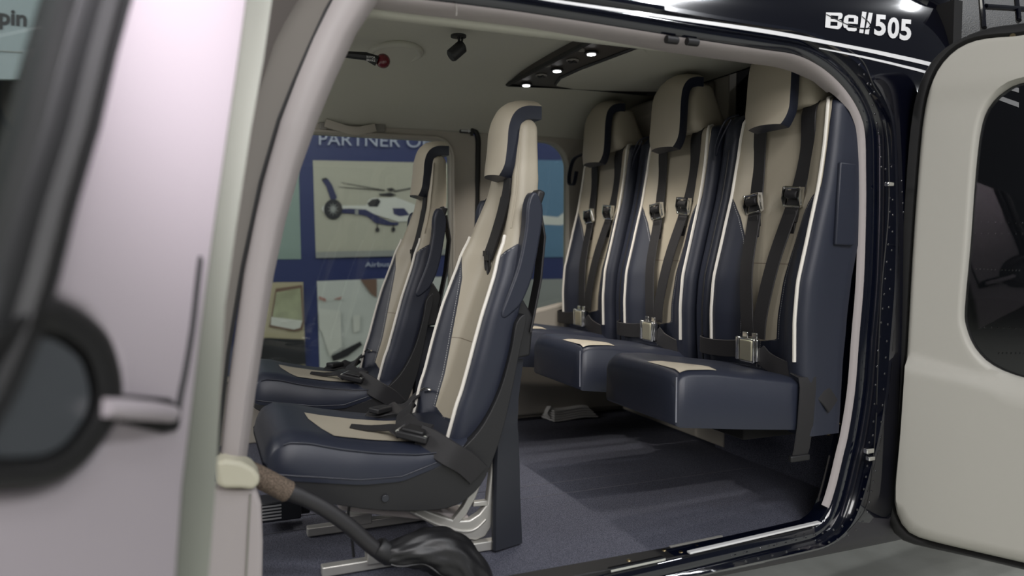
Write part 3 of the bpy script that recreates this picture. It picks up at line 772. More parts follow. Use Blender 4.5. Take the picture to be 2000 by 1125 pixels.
# padded rear cover behind the backrest
pd = [(1040, 376), (1052, 380), (1061, 412), (1054, 470), (1040, 540), (1020, 590), (1000, 612), (985, 622), (978, 612), (990, 580), (1012, 520), (1026, 450), (1030, 400)]
P = [at_y(u, v, YP - .172) for u, v in pd]; P = spline(P, 3, True)
s = MB(); s.prism([V((p.x, YP - 0.174, p.z)) for p in P], (0, 0.034, 0)); s.build('side_pad', m_navy, ps, bevel=0.010)
s = MB(); s.prism([V((p.x, YP + 0.140, p.z)) for p in P], (0, 0.034, 0)); s.build('side_pad', m_navy, ps, bevel=0.010)
p = at_y(1051, 392, YP - .172)
s = MB(); s.box(p + V((.002, .017, 0)), (0.020, 0.036, 0.05), 0, Matrix.Rotation(0.35, 3, 'Y')); s.build('side_pad_clip', m_plastic, ps, bevel=0.006)
s = MB(); s.box(p + V((.002, .327, 0)), (0.020, 0.036, 0.05), 0, Matrix.Rotation(0.35, 3, 'Y')); s.build('side_pad_clip', m_plastic, ps, bevel=0.006)
# strut panel (dark, bent) from the floor up to the shell
st = [((.640, 1.590, 0.006), .086), ((.641, 1.598, .10), .080), ((.643, 1.603, .20), .074), ((.644, 1.606, .262), .066), ((.640, 1.598, .285), .062), ((.640, 1.597, .325), .066), ((.648, 1.61, .345), .060), ((.664, 1.622, .44), .066)]
s = MB(); s.ribbon([a for a, b in st], (0.94, 0.34, 0), [b for a, b in st], 0.016); o = s.build('rear_strut', m_strut, ps, sharp=30)
s = MB(); s.prism([V(p) for p in ((.632, 1.60, .435), (.703, 1.60, .445), (.712, 1.60, .535), (.680, 1.60, .585), (.645, 1.60, .56))], (0, 0.24, 0)); s.build('rear_box', m_plastic, ps, bevel=0.006)
# white cast leg frames on either side, and floor rails
for y in (1.60, 1.84):
    def plate(px): return [V((p.x, y, p.z)) for p in (at_y(u, v, 1.60) for u, v in px)]
    s = MB()
    s.prism(plate([(772, 988), (790, 980), (850, 1004), (892, 1018), (918, 1016), (936, 1004), (952, 984), (957, 940), (962, 900), (972, 890), (976, 920), (970, 990), (960, 1030), (948, 1048), (930, 1056), (905, 1052), (880, 1044), (826, 1016)]), (0, 0.022, 0))
    lf = s.build('leg_frame', m_alu, ps, bevel=0.004)
    s = MB(); s.prism(plate([(880, 1022), (905, 990), (922, 955), (934, 918), (946, 912), (942, 940), (930, 972), (912, 1004), (896, 1024)]), (0, 0.018, 0)); s.build('leg_brace', m_alu, ps, bevel=0.003)
    s = MB(); s.prism(plate([(924, 990), (926, 981), (952, 978), (954, 988)]), (0, 0.016, 0)); s.build('leg_brace', m_alu, ps, bevel=0.002)
    s = MB(); s.tube(spline([V((p.x, y - .001, p.z)) for p in (at_y(u, v, 1.60) for u, v in [(800, 998), (850, 1022), (895, 1036), (925, 1034), (948, 1014)])], 4), 0.0035, 8); s.build('leg_rib', m_alu, lf)
    s = MB(); s.box((0.42, y, 0.014), (0.40, 0.024, 0.022)); s.box((0.345, y, 0.03), (0.06, 0.034, 0.028)); s.build('floor_rail', m_alu, ps, bevel=0.003, split=True)
s = MB(); s.box((0.41, YP, 0.105), (0.30, 0.20, 0.022), 0, Matrix.Rotation(0.25, 3, 'Y')); s.build('seat_carrier', m_trim, ps, bevel=0.004)
# shoulder straps with hooks
def fr(w_, z):
    H = ring_at(interp(XF, z), interp(HW, z), interp(BO, z), interp(TH, z))
    aw = abs(w_)
    for (x0_, w0, _), (x1_, w1, _) in zip(H, H[1:]):
        if w0 <= aw <= w1 and w1 > w0: return lerp(x0_, x1_, (aw - w0) / (w1 - w0))
    return H[0][0]
for dw, dz in ((0.0, -0.010), (0.022, 0.0)):
    pts = [(-0.052 + dw, 0.862), (-0.042 + dw, 0.82), (-0.020 + dw, 0.775), (0.010 + dw, 0.725), (0.030 + dw, 0.682 + dz)]
    P = [V((fr(a, z) - 0.007, YP + a, z)) for a, z in pts]
    s = MB(); s.ribbon(spline(P, 5), (0, 1, 0.1), [0.034 * (0.72 if i < 6 else 1) for i in range(21)], 0.006); ss = s.build('shoulder_strap', m_web, ps)
    e = P[-1]; lp = [e + V((-0.003, a, b)) for a, b in ((-.010, .006), (-.009, -.016), (-.006, -.034), (0, -.041), (.006, -.034), (.008, -.018), (.009, .004))]
    s = MB(); s.tube(spline(lp, 4), 0.0032, 8); s.box(e + V((-.003, 0, 0)), (0.010, 0.024, 0.014)); s.build('strap_hook', m_plastic, ss, bevel=0.001)
# lap belt: webbing lying on the cushion, buckle by the near edge
def cz(x, y, h=0.006): return V((x, y, topz(x, (y - YP) / 0.19) + h))
s = MB()
A = [V((.545, YP - .200, .205)), V((.515, YP - .203, .235)), V((.48, YP - .202, .258)), cz(.448, YP - .175, .012), cz(.425, YP - .150, .014)]
s.ribbon(spline(A, 4), (0.62, -0.1, 0.75), 0.054, 0.006); s.build('lap_belt', m_web, ps)
s = MB(); p = cz(.418, YP - .145, .018); R = Matrix.Rotation(-0.55, 3, 'Z') @ Matrix.Rotation(0.18, 3, 'Y')
s.box(p, (.070, .058, .016), 0, R); s.box(p + R @ V((0, 0, .011)), (.048, .046, .009), 0, R); bk = s.build('lap_buckle', m_plastic, ps, bevel=0.004)
s = MB(); s.tube([p + R @ V((-.032, -.026, .006)), p + R @ V((-.032, .026, .006))], .004, 8); s.tube([p + R @ V((.030, -.026, .006)), p + R @ V((.030, .026, .006))], .004, 8); lab(s.build('buckle_bar', m_chrome, bk, split=True), 'shiny metal bar')
s = MB(); Bp = [cz(.40, YP - .13, .012), cz(.385, YP - .09, .02), cz(.36, YP - .06, .012), cz(.335, YP - .05, .008), cz(.30, YP - .035, .005)]
s.ribbon(spline(Bp, 4), (0.6, 0.8, 0.2), [0.040, .040, .038, .036, .03, .03, .03, .028, .026, .024, .024, .022, .022, .02, .02, .018, .016], 0.005); s.build('belt_tail', m_web, ps)
s = MB(); Cp = [V((.535, YP + .165, .33)), V((.50, YP + .15, .315)), cz(.46, YP + .13, .022), cz(.43, YP + .12, .018), cz(.40, YP + .125, .01), cz(.375, YP + .14, .006)]
s.ribbon(spline(Cp, 4), (0.7, 0.6, 0.3), 0.044, 0.006); s.build('lap_belt', m_web, ps)
s = MB(); Dp = [cz(.47, YP + .10, .02), cz(.45, YP + .05, .035), cz(.43, YP + .0, .022), cz(.42, YP - .05, .03), cz(.43, YP - .10, .022), cz(.45, YP - .14, .02)]
s.ribbon(spline(Dp, 4), (0.8, 0.1, 0.5), 0.042, 0.007); s.build('lap_belt', m_web, ps)
s = MB(); p = cz(.40, YP + .11, .022); s.box(p, (.05, .036, .014), 0, Matrix.Rotation(0.5, 3, 'Z')); s.build('lap_buckle', m_plastic, ps, bevel=0.004)
s = MB(); s.tube([V((.505, YP + .12, .335)), V((.512, YP + .10, .345)), V((.52, YP + .085, .342))], .003, 8); s.build('belt_ring', m_chrome, ps)
# rear side shoulder belt running down behind
s = MB(); s.ribbon([V((.735, YP - .08, .80)), V((.745, YP - .09, .72)), V((.73, YP - .1, .62)), V((.70, YP - .11, .50))], (0, 1, 0), 0.04, 0.005); s.build('rear_belt', m_web, ps)

p2 = copy_tree(ps); p2.location = (0.462, YP + 0.765, 0.0); p2['label'] = 'farther of the two beige and navy front seats, beside the far door window'
# ---------------- rear passenger seats ---------------------------------------
YR = 1.58
B_rear = [(0.28, 0.0), (0.452, 0.0), (0.462, 0.066), (0.52, 0.067), (0.60, 0.072), (0.66, 0.080), (0.72, 0.096), (0.78, 0.122), (0.82, 0.148), (0.842, 0.170), (0.86, 0.171), (1.06, 0.165), (1.10, 0.165)]
m_upr = upholstery('rear_seat_upholstery', B_rear, 0.5, 1.2, seams=(0.655,), stitch=0.83)
rs = thing('rear_seat', 'nearest of three rear bench seats, beside the open aft door', 'seat', (1.25, YR, 0.0), 'rear bench seats')
XR = [(0.24, 1.355), (0.42, 1.348), (0.52, 1.350), (0.62, 1.362), (0.72, 1.385), (0.84, 1.410), (0.95, 1.425), (1.06, 1.435)]
HR = [(0.24, 0.185), (0.6, 0.187), (0.9, 0.186), (1.0, 0.182), (1.06, 0.176)]
BR = [(0.24, 0.018), (0.42, 0.026), (0.6, 0.034), (0.75, 0.030), (0.88, 0.024), (1.0, 0.020), (1.06, 0.016)]
TR = [(0.24, 0.10), (0.5, 0.12), (1.06, 0.12)]
s, info = backrest(frange(0.24, 1.035, 44), XR, HR, BR, TR, YR)
s.build('backrest', m_upr, rs, sharp=60)
s = MB()
for sg in (-1, 1):
    q = edge_path(info, 12, sg, YR, 0.42, 1.05)
    q += [q[-1] + V((0.010, -sg * 0.010, 0.012)), q[-1] + V((0.03, -sg * 0.02, 0.018))]
    s.tube(q, 0.0045, 8)
s.build('piping', m_piping, rs, split=True)
def hwf_r(l, T): return (0.084 - 0.006 * l / T) * (1 - 0.28 * (1 - min(1, l / 0.05)) ** 2)
headpad('headrest', [(1.350, 1.008), (1.355, 1.03), (1.360, 1.09), (1.364, 1.15), (1.373, 1.190), (1.395, 1.216), (1.425, 1.226), (1.452, 1.227)], hwf_r, YR, 0.032, rs, [m_beige, m_navy])
s = MB(); rings = []
for z, xa, xb, h in ((1.052, 1.415, 1.53, 0.096), (1.058, 1.402, 1.54, 0.108), (1.09, 1.396, 1.535, 0.104), (1.15, 1.402, 1.515, 0.088), (1.195, 1.42, 1.50, 0.076), (1.203, 1.43, 1.49, 0.070)):
    r = []
    for k in range(24):
        t = 2 * PI * k / 24; ct, st_ = math.cos(t), math.sin(t); e = 0.45
        r.append(V(((xa + xb) / 2 + (xb - xa) / 2 * math.copysign(abs(ct) ** e, ct), YR + h * math.copysign(abs(st_) ** e, st_), z)))
    rings.append(r)
s.loft(rings, True, True, True); s.build('headrest_core', m_beige, rs, sharp=70)
# cushion
topc = [(0.982, 0.395), (0.988, 0.410), (1.0, 0.420), (1.02, 0.423), (1.08, 0.420), (1.2, 0.402), (1.34, 0.382), (1.42, 0.372)]
botc = [(0.982, 0.298), (0.99, 0.290), (1.42, 0.248)]
hwc = [(0.982, 0.155), (0.990, 0.160), (1.01, 0.163), (1.15, 0.174), (1.42, 0.176)]
s = MB(); s.loft(cushion_rings(frange(0.982, 1.02, 6) + frange(1.04, 1.42, 16), topc, botc, hwc, YR, -0.002, 0.016), True, True, True)
s.build('seat_cushion', m_navy, rs, sharp=60)
def ctop(x, w_): return interp(topc, x) - 0.016 * max(0, (abs(w_) / 0.163 - 0.80) / 0.20) ** 2 - 0.002
s = MB(); rings = []
for t in frange(0, 1, 10):
    x = lerp(0.998, 1.10, t); wa = -0.150; wb = lerp(-0.015, wa + .002, t)
    rings.append([V((x, YR + q, ctop(x, q) + 0.0032)) for q in frange(wa, wb, 8)])
s.loft(rings, closed=False); s.build('seat_insert', m_beige, rs)
s = MB()
s.tube([V((0.984 + 0.004 * abs(z - .34), YR - 0.158, z)) for z in frange(0.302, 0.405, 8)], 0.0016, 6)
m_thread = mat('grey_thread', (128, 130, 138), 0.7); s.build('corner_stitch', m_thread, rs)
s = MB(); s.box((1.32, YR + .02, 0.235), (0.18, 0.22, 0.03)); s.build('seat_base', m_dark, rs, bevel=0.004)
# harness
def rf(w_, z):
    H = ring_at(interp(XR, z), interp(HR, z), interp(BR, z), interp(TR, z)); aw = abs(w_)
    for (x0_, w0, _), (x1_, w1, _) in zip(H, H[1:]):
        if w0 <= aw <= w1 and w1 > w0: return lerp(x0_, x1_, (aw - w0) / (w1 - w0))
    return H[0][0]
for sg, pts in ((1, [(0.078, 1.065, .012), (0.086, 1.03, -.006), (0.090, 0.96, 0), (0.084, 0.88, 0), (0.072, 0.78, -0.004), (0.052, 0.64, -.012), (0.028, 0.52, -.012), (0.018, 0.462, -.012)]),
                (-1, [(-0.080, 1.068, .012), (-0.088, 1.03, -.006), (-0.088, 0.95, 0), (-0.078, 0.87, 0), (-0.066, 0.80, -.004), (-0.044, 0.66, -.012), (-0.026, 0.53, -.012), (-0.020, 0.462, -.012)])):
    P = [V((rf(a, z) - 0.006 + dx, YR + a, z)) for a, z, dx in pts]
    s = MB(); s.ribbon(spline(P, 6), (0.0, 1, 0), 0.049, 0.004); ss = s.build('shoulder_strap', m_web, rs)
    za = 0.815 if sg > 0 else 0.825
    ya = interp(sorted([(z, a) for a, z, _ in pts]), za); p = V((rf(ya, za) - 0.014, YR + ya, za)); R = Matrix.Rotation(-0.10 * sg, 3, 'X')
    s = MB()
    fr_ = [(-.030, -.018), (-.026, -.024), (.026, -.024), (.030, -.018), (.030, .018), (.026, .023), (-.026, .023), (-.030, .018)]
    s.tube([p + R @ V((-.006 - .10 * b, a, b)) for a, b in fr_], 0.0036, 8, loop=True)
    s.prism([p + R @ V((x, -.031, b)) for x, b in ((-.012, .026), (.002, .026), (.004, -.020), (-.006, -.026), (-.014, -.004))], R @ V((0, .004, 0)))
    s.prism([p + R @ V((x, .027, b)) for x, b in ((-.012, .026), (.002, .026), (.004, -.020), (-.006, -.026), (-.014, -.004))], R @ V((0, .004, 0)))
    lab(s.build('strap_adjuster', m_chrome, ss), 'chrome adjuster')
    s = MB(); s.tube([p + R @ V((-.006, -.020, .006)), p + R @ V((-.006, .020, .006))], .011, 10); s.box(p + R @ V((-.003, 0, -.048)), (.011, .040, .030), 0, R); s.box(p + R @ V((-.002, 0, -.078)), (.008, .034, .030), 0, R); s.build('adjuster_webbing', m_web, ss, bevel=0.002, split=True)
p = V((rf(0, .42) - 0.045, YR - .016, .432))
s = MB(); s.box(p, (.016, .056, .064)); bk = s.build('lap_buckle', m_chrome, rs, bevel=0.004)
m_plate = mat('brushed_buckle_plate', (186, 182, 160), 0.3, metal=0.7)
s = MB(); s.box(p + V((-.009, 0, 0)), (.006, .046, .054)); s.build('buckle_flap', m_plate, bk, bevel=0.003)
s = MB(); s.box(p + V((-.001, .038, .002)), (.014, .012, .062)); s.box(p + V((-.001, -.035, .002)), (.012, .008, .058)); s.build('buckle_frame', m_chrome, bk, bevel=0.003, split=True)
s = MB()
for q in (-.018, .018): s.box(p + V((0.004, q, .036)), (.005, .020, .020))
s.build('strap_tongue', m_chrome, bk, bevel=0.002, split=True)
s = MB(); s.ribbon(spline([p + V((.004, .035, 0)), V((1.312, YR + .08, .424)), V((1.310, YR + .14, .420)), V((1.312, YR + .190, .420)), V((1.330, YR + .222, .421)), V((1.365, YR + .238, .422))], 4), (0, 0, 1), 0.046, 0.005); s.build('lap_belt', m_web, rs)
s = MB(); s.ribbon(spline([p + V((.004, -.03, 0)), V((1.315, YR - .07, .412)), V((1.325, YR - .12, .395)), V((1.345, YR - .165, .378)), V((1.39, YR - .182, .345)), V((1.42, YR - .186, .31))], 4), (0, 0.15, 1), 0.046, 0.005); s.build('lap_belt', m_web, rs)
r2 = copy_tree(rs); r2.location = (1.25, YR + .47, 0); r2['label'] = 'middle one of the three rear bench seats'
r3 = copy_tree(rs); r3.location = (1.25, YR + .94, 0); r3['label'] = 'farthest of three rear bench seats, by the far side window'
# zipped navy covers between neighbouring seats, with a loop tab
for r, dy in ((rs, 0.0), (r2, 0.47)):
    r['_loc'] = (1.25, YR + dy, 0)
    yy = YR + dy + 0.235
    rings = []
    for z in frange(0.30, 1.05, 20):
        x = interp(XR, z) - interp(BR, z) + 0.020; h = 0.040
        rings.append([V((x + .03, yy - h, z)), V((x + .004, yy - h * .75, z)), V((x - .002, yy - h * .3, z)), V((x + .004, yy, z)), V((x - .002, yy + h * .3, z)), V((x + .004, yy + h * .75, z)), V((x + .03, yy + h, z)), V((x + .10, yy + h, z)), V((x + .10, yy - h, z))])
    e = [p + V((.03, 0, .03)) for p in rings[-1]]; rings.append(e)
    s = MB(); s.loft(rings, True, True, True); fl = s.build('gap_cover', m_navy, r, sharp=60)
    s = MB(); s.tube([V((interp(XR, z) - interp(BR, z) + 0.022, yy, z)) for z in frange(0.32, 0.98, 20)], 0.0028, 6); s.build('zip', m_plastic, fl)
    s = MB(); s.tube(spline([V((1.43, yy - .04, 1.075)), V((1.40, yy - .02, 1.06)), V((1.395, yy + .015, 1.0)), V((1.398, yy + .02, .965)), V((1.393, yy - .01, 1.01)), V((1.40, yy - .045, 1.06))], 5), 0.003, 6); s.build('pull_loop', m_navypipe, fl)
r3['_loc'] = (1.25, YR + .94, 0); yy = YR + .94 + .20
s = MB(); s.ribbon(spline([V((1.42, yy - .03, 1.07)), V((1.39, yy + .01, 1.05)), V((1.38, yy + .03, 1.0)), V((1.38, yy + .035, .955)), V((1.39, yy + .015, .95)), V((1.395, yy + .0, 1.0))], 5), (1, 0.2, 0), 0.018, 0.004); s.build('pull_loop', m_navy, r3)
# extras on the nearest seat: side flap and hanging tie-down strap
rs['_loc'] = (1.25, YR, 0)
s = MB(); P = [at_y(u, v, YR - .195) for u, v in [(1642, 316), (1673, 320), (1671, 475), (1668, 480), (1632, 478)]]
s.prism(P, (0, 0.02, 0)); s.build('side_flap', m_navy, rs, bevel=0.005)
s = MB(); q = [at_y(*uv, YR - .183) for uv in [(1582, 736)]]
s.ribbon([V((1.345, YR - .15, .392)), V((1.342, YR - .182, .384)), V((1.340, YR - .186, .36)), V((1.336, YR - .184, .27)), V((1.334, YR - .176, .21)), V((1.333, YR - .172, .195))], (1, 0, 0.1), 0.05, 0.004); s.build('tie_down_strap', m_web, rs)
s = MB(); s.box((1.331, YR - .172, .187), (.06, .012, .016)); s.build('strap_anchor', m_plastic, rs, bevel=0.004)
for u, v, q in ((1628, 828, .011), (1618, 845, .008)):
    p = at_y(u, v, YR - .15); s = MB(); s.sphere(p, q, 12, 8); lab(s.build('anchor_bolt', m_brass, rs), 'brass coloured bolt')

# ================================================================== COLLECTIVE LEVER
cl = thing('collective_lever', 'black control lever with brown grip and leather boot beside near front seat', 'lever', at_y(880, 1110, 1.50))
YC = 1.475
g0, g1 = at_y(488, 922, YC), at_y(566, 962, YC)
s = MB(); s.tube([g0 - (g1 - g0) * .5, g0, g0.lerp(g1, .1), g0.lerp(g1, .95), g1], [.018, .020, .021, .021, .018], 16); lab(s.build('grip', m_brown, cl), 'rough brown grip')
P = spline([at_y(u, v, YC) for u, v in [(560, 958), (600, 975), (640, 997), (685, 1030), (720, 1062), (750, 1085)]], 5)
s = MB(); s.tube(P, [.0165] * 4 + [.0155] * (len(P) - 4), 14); s.build('tube', m_hose, cl)
s = MB(); c = at_y(752, 1078, YC); d = (P[-1] - P[-5]).normalized(); s.tube([c - d * .022, c - d * .018, c + d * .016, c + d * .02], [.018, .021, .021, .018], 14); s.build('collar', m_plastic, cl)
bt = [((755, 1082), .020), ((775, 1080), .026), ((805, 1074), .034), ((835, 1072), .041), ((862, 1078), .047), ((885, 1095), .050), ((905, 1130), .055), ((920, 1170), .06)]
P = [at_y(u, v, YC) for (u, v), r in bt]; Rr = [r for _, r in bt]
PS = spline(P, 5); RS = [interp([(i / (len(Rr) - 1), r) for i, r in enumerate(Rr)], k / (len(PS) - 1)) for k in range(len(PS))]
s = MB(); rings = []
for i, p in enumerate(PS):
    t = (PS[min(i + 1, len(PS) - 1)] - PS[max(i - 1, 0)]).normalized(); sd = V((0, 1, 0)); u2 = sd.cross(t)
    rings.append([p + (sd * math.cos(2 * PI * k / 36) + u2 * math.sin(2 * PI * k / 36)) * RS[i] * (1 + 0.07 * math.sin(k * .9 + i * .35) + .05 * math.sin(k * 2.1 - i * .5)) for k in range(36)])
s.loft(rings, True, True, True); s.build('boot', m_leather, cl, sharp=80)
s = MB(); s.tube([rings[i][14] for i in range(2, len(rings) - 2)], 0.0022, 6); s.build('boot_seam', m_plastic, cl)
# hanging cord and floor fittings in front of the near seat
s = MB(); s.tube(spline([at_y(u, v, 1.60) for u, v in [(683, 985), (680, 1010), (687, 1050), (691, 1088)]], 5), 0.003, 8); tag(s.build('cord', m_plastic), 'thin black cord hanging to the floor under the near front seat', 'cord')
s = MB(); c = at_z(545, 990, .05); s.box(c, (.10, .07, .05)); s.box(c + V((.06, .01, -.005)), (.03, .03, .04)); o = s.build('control_box', m_strut, bevel=0.004); tag(o, 'dark box with white placard under front of near front seat', 'box')
s = MB()
for k in range(5): s.box(c + V((-.02 + 0.0 * k, -.0355, .016 - .008 * k)), (.045, .001, .004))
s.build('placard', m_labelw, o)
# folded papers by the far side
pb = at_z(1120, 806, 0.0); pb = V((1.34, 2.72, 0.0))
cpt = at_z(1118, 812, 0.01)
pp = thing('paper_bundle', 'white folded paper bundle lying on the floor under the far rear seat', 'papers', (cpt.x, cpt.y, 0))
for k in range(5):
    s = MB(); c = V((cpt.x + .004 * k, cpt.y + .003 * k, .006 + .008 * k)); a = 0.12 * k
    s.ribbon(spline([c + V((-.115, -.01, .004)), c + V((-.06, 0, 0.0)), c + V((.03, .006, .004)), c + V((.10 - .01 * k, .0, .0))], 4), (0.1, 1, 0), 0.09 - .008 * k, 0.006); s.build('sheet', m_paper, pp)
s = MB(); s.ribbon(spline([V((cpt.x - .11, cpt.y - .02, .01)), V((cpt.x - .118, cpt.y, .03)), V((cpt.x - .10, cpt.y + .01, .055))], 4), (0, 1, 0), 0.03, 0.004); s.build('flap', m_paper, pp)

# ================================================================== OPEN FRONT DOOR (near left)
DA, DB = V((0.019, 0.911, 0)), V((-0.1235, 0.591, 0))
de = (DB - DA).normalized(); dn = V((-de.y, de.x, 0));
if dn.dot(V((0, -1, 0)) + V((0.3, 0, 0))) < 0: dn = -dn
back = -dn
def DP(u, v, o=0.0): p = at_plane(u, v, DA + V((0, 0, 0)) + dn * o, dn); return p
fdr = thing('front_door', 'white helicopter front door standing open in the near left foreground, out of focus', 'door', DP(250, 1100))
right = [(500, -60), (486, 0), (470, 120), (444, 300), (420, 470), (398, 640), (380, 800), (362, 950), (350, 1125), (345, 1190)]
left = [(262, -60), (243, 0), (215, 100), (180, 250), (135, 400), (103, 530), (96, 575), (120, 592), (165, 610), (205, 650), (228, 700), (236, 760), (226, 820), (200, 862), (170, 902), (130, 935), (70, 950), (0, 955), (-80, 955), (-120, 1190)]
# white leaf
s = MB(); s.prism([DP(u, v) for u, v in right + left[::-1]], back * 0.030); s.build('door_leaf', m_white, fdr, bevel=0.010)
# edge flange on the pillar side
rings = []
for (u, v), (u2, v2) in zip(right, [(552, -60), (537, 0), (520, 120), (495, 260), (468, 440), (446, 600), (437, 760), (430, 930), (415, 1125), (410, 1190)]):
    a, b = DP(u, v), DP(u2, v2) + back * 0.004; e = b - a
    rings.append([a - e * .02 + back * .002, a + e * .06 + back * .004, a + e * .12 + back * .012, a + e * .75 + back * .012, b, b + back * .03, a + back * .04])
s = MB(); s.loft(rings, True, True, True); s.build('edge_flange', mat('grey_green_primer', (118, 120, 111), 0.5), fdr, sharp=50)
s = MB(); s.tube(spline([DP(u, v, .001) for u, v in [(391, 500), (384, 560), (375, 640), (362, 720), (350, 780), (342, 840)]], 5), [0.0015] + [.0035] * 24 + [.0015], 8); s.build('latch_slot', m_rubber, fdr)
# black window frame along the sloping edge
wl = [(262, -60), (243, 0), (215, 100), (180, 250), (135, 400), (100, 540), (70, 640), (20, 760), (-60, 900)]
rings = []
for u, v in wl:
    a = DP(u + 2, v); b = DP(u - 92 - max(0, (v - 100)) * .03, v); e = b - a
    rings.append([a, a + e * .10 + dn * .010, a + e * .34 + dn * .006, a + e * .40 + dn * .014, a + e * .58 + dn * .016, a + e * .66 + dn * .006, a + e * .9 + dn * .004, b, b + back * .03, a + back * .03])
s = MB(); s.loft(rings, True, True, True); s.build('window_frame', m_rubber, fdr, sharp=50)
s = MB(); s.prism([DP(u, v, -.012) for u, v in [(190, -60), (165, 0), (135, 100), (100, 250), (55, 400), (15, 560), (-30, 700), (-400, 700), (-400, -60)]], back * 0.003); s.build('window_pane', m_glass, fdr)
# dark rounded handle housing with lever
lobe = [(60, 600), (100, 582), (150, 600), (205, 645), (230, 700), (240, 765), (228, 820), (200, 865), (165, 908), (115, 940), (60, 952), (-60, 952), (-120, 900), (-60, 700)]
lb = [(p.x, p.y) for p in spline([(a, b, 0) for a, b in lobe], 4, True)]
c = (70, 790)
rings = []
for k, h in ((1.0, -.02), (1.0, .008), (0.95, .014), (0.86, .015), (0.72, .012), (0.66, .004), (0.6, .0), (0.1, .002)):
    rings.append([DP(c[0] + (u - c[0]) * k, c[1] + (v - c[1]) * k, h) for u, v in lb])
s = MB(); s.loft(rings, True, True, True); hh = s.build('handle_housing', m_rubber, fdr, sharp=60)
s = MB(); s.prism([DP(c[0] + (u - c[0]) * .62 - 8, c[1] + (v - c[1]) * .62, .005) for u, v in lb], dn * .003); lab(s.build('dark_glass', mat('smoked_plastic', (70, 73, 76), 0.25), hh), 'smoked grey centre')
s = MB(); s.tube([DP(205, 796, .016), DP(240, 798, .018), DP(300, 803, .016), DP(335, 808, .008)], [.0075, .0085, .0085, .008], 12); lv = s.build('door_lever', m_white, fdr)
s = MB(); s.prism([DP(u, v, .002) for u, v in [(236, 770), (330, 778), (345, 790), (345, 840), (318, 846), (232, 826)]], dn * .001); s.build('lever_painted_shadow', m_rubber, fdr)  # thin black sheet, painted shadow around the lever

# ================================================================== OPEN REAR DOOR (right)
RH = V((1.57, 1.36, 0)); rd = V((0.416, -0.909, 0)).normalized(); rn = V((-0.909, -0.416, 0)).normalized()
def RP(u, v, o=0.0): return at_plane(u, v, RH + rn * o, rn)
def TZ(p): return ((p - RH).dot(rd), p.z)
def PT(t, z, o=0.0): return RH + rd * t + rn * o + V((0, 0, z))
rdr = thing('rear_door', 'ivory lined helicopter rear door with tinted window, swung open at right', 'door', (1.57, 1.36, -0.1))
seal = [(2000, 44), (1940, 52), (1890, 68), (1840, 97), (1806, 140), (1783, 210), (1770, 330), (1760, 500), (1750, 700), (1738, 900), (1731, 985), (1738, 1030), (1762, 1056), (1800, 1068), (1900, 1090), (2000, 1114)]
pan = [(2000, 68), (1950, 72), (1900, 80), (1858, 104), (1826, 146), (1806, 215), (1794, 330), (1782, 500), (1772, 680), (1758, 850), (1747, 960), (1752, 1005), (1772, 1038), (1806, 1054), (1900, 1077), (2000, 1100)]
win = [(2000, 158), (1965, 172), (1932, 202), (1914, 245), (1903, 330), (1892, 480), (1881, 600), (1884, 640), (1902, 682), (1938, 716), (2000, 740)]
def close_right(pts, tmax, r):
    P = [TZ(RP(u, v)) for u, v in pts]
    (t0, z0), (t1, z1) = P[0], P[-1]
    top = [(lerp(t0, tmax - r, k), z0 + 0.02 * k) for k in (0.3, 0.6, 1.0)]; bot = [(lerp(tmax - r, t1, k), z1) for k in (0, 0.4, 0.7)]
    arc1 = [(tmax - r + r * math.sin(a), z0 + .02 - r + r * math.cos(a)) for a in (0.5, 1.0, 1.5)]; arc2 = [(tmax - r + r * math.cos(a), z1 + r - r * math.sin(a)) for a in (0.0, 0.5, 1.0)]
    return [(p.x, p.y) for p in spline([(a, b, 0) for a, b in P[::-1] + top + arc1 + arc2 + bot], 3, True)]
oS, oP, oW = close_right(seal, 0.76, .10), close_right(pan, 0.74, .10), close_right(win, 0.62, .10)
cc = (0.42, 0.62); N = 200
S_, P_, W_ = resample(oS, cc, N), resample(oP, cc, N), resample(oW, cc, N)
def scl(L, k): return [(cc[0] + (a - cc[0]) * k, cc[1] + (b - cc[1]) * k) for a, b in L]
s = MB(); s.loft([[PT(a, b, o) for a, b in L] for L, o in ((S_, -.045), (S_, -.004), (scl(S_, .992), .004), (scl(P_, 1.012), .006), (scl(P_, 1.004), .0), (P_, -.004))], True); s.build('door_seal', m_rubber, rdr, sharp=60)
def mixl(A, B, k): return [(lerp(a, c_, k), lerp(b, d, k)) for (a, b), (c_, d) in zip(A, B)]
def ledge(t, z):    # armrest ledge: lower part stands proud
    zl = 0.43 - 0.05 * min(1, t / .3); return 0.022 * sm(zl + .012, zl - .012, z) + 0.006 * sm(1.02, 1.08, z)
rows = [(P_, -.006), (scl(P_, .996), .004), (mixl(P_, W_, .05), .011)] + [(mixl(P_, W_, k / 20), .012) for k in range(2, 20)] + [(scl(W_, 1.01), .010), (W_, .002), (W_, -.02)]
s = MB(); s.loft([[PT(a, b, o + (ledge(a, b) if o > .01 else 0)) for a, b in L] for L, o in rows], True); s.build('door_lining', m_rdoor, rdr, sharp=60)
s = MB(); s.prism([PT(a, b, -.016) for a, b in W_], rn * -.004); s.build('window_pane', m_tint, rdr)
s = MB(); s.loft([[PT(a, b, o) for a, b in L] for L, o in ((S_, -.046), (scl(W_, 1.0), -.044), (scl(W_, 1.0), -.024), (scl(S_, .999), -.02))], True); s.build('door_skin', m_black, rdr, sharp=60)
s = MB(); p = RP(1978, 71, .012); s.disc(p, rn, .006, .002, 14); s.build('screw', m_brass, rdr)
s = MB()
for z in (0.25, 0.95): s.tube([V((1.555, 1.372, z)), V((1.555, 1.372, z + .06))], .010, 10)
s.build('hinge', m_black, rdr, split=True)

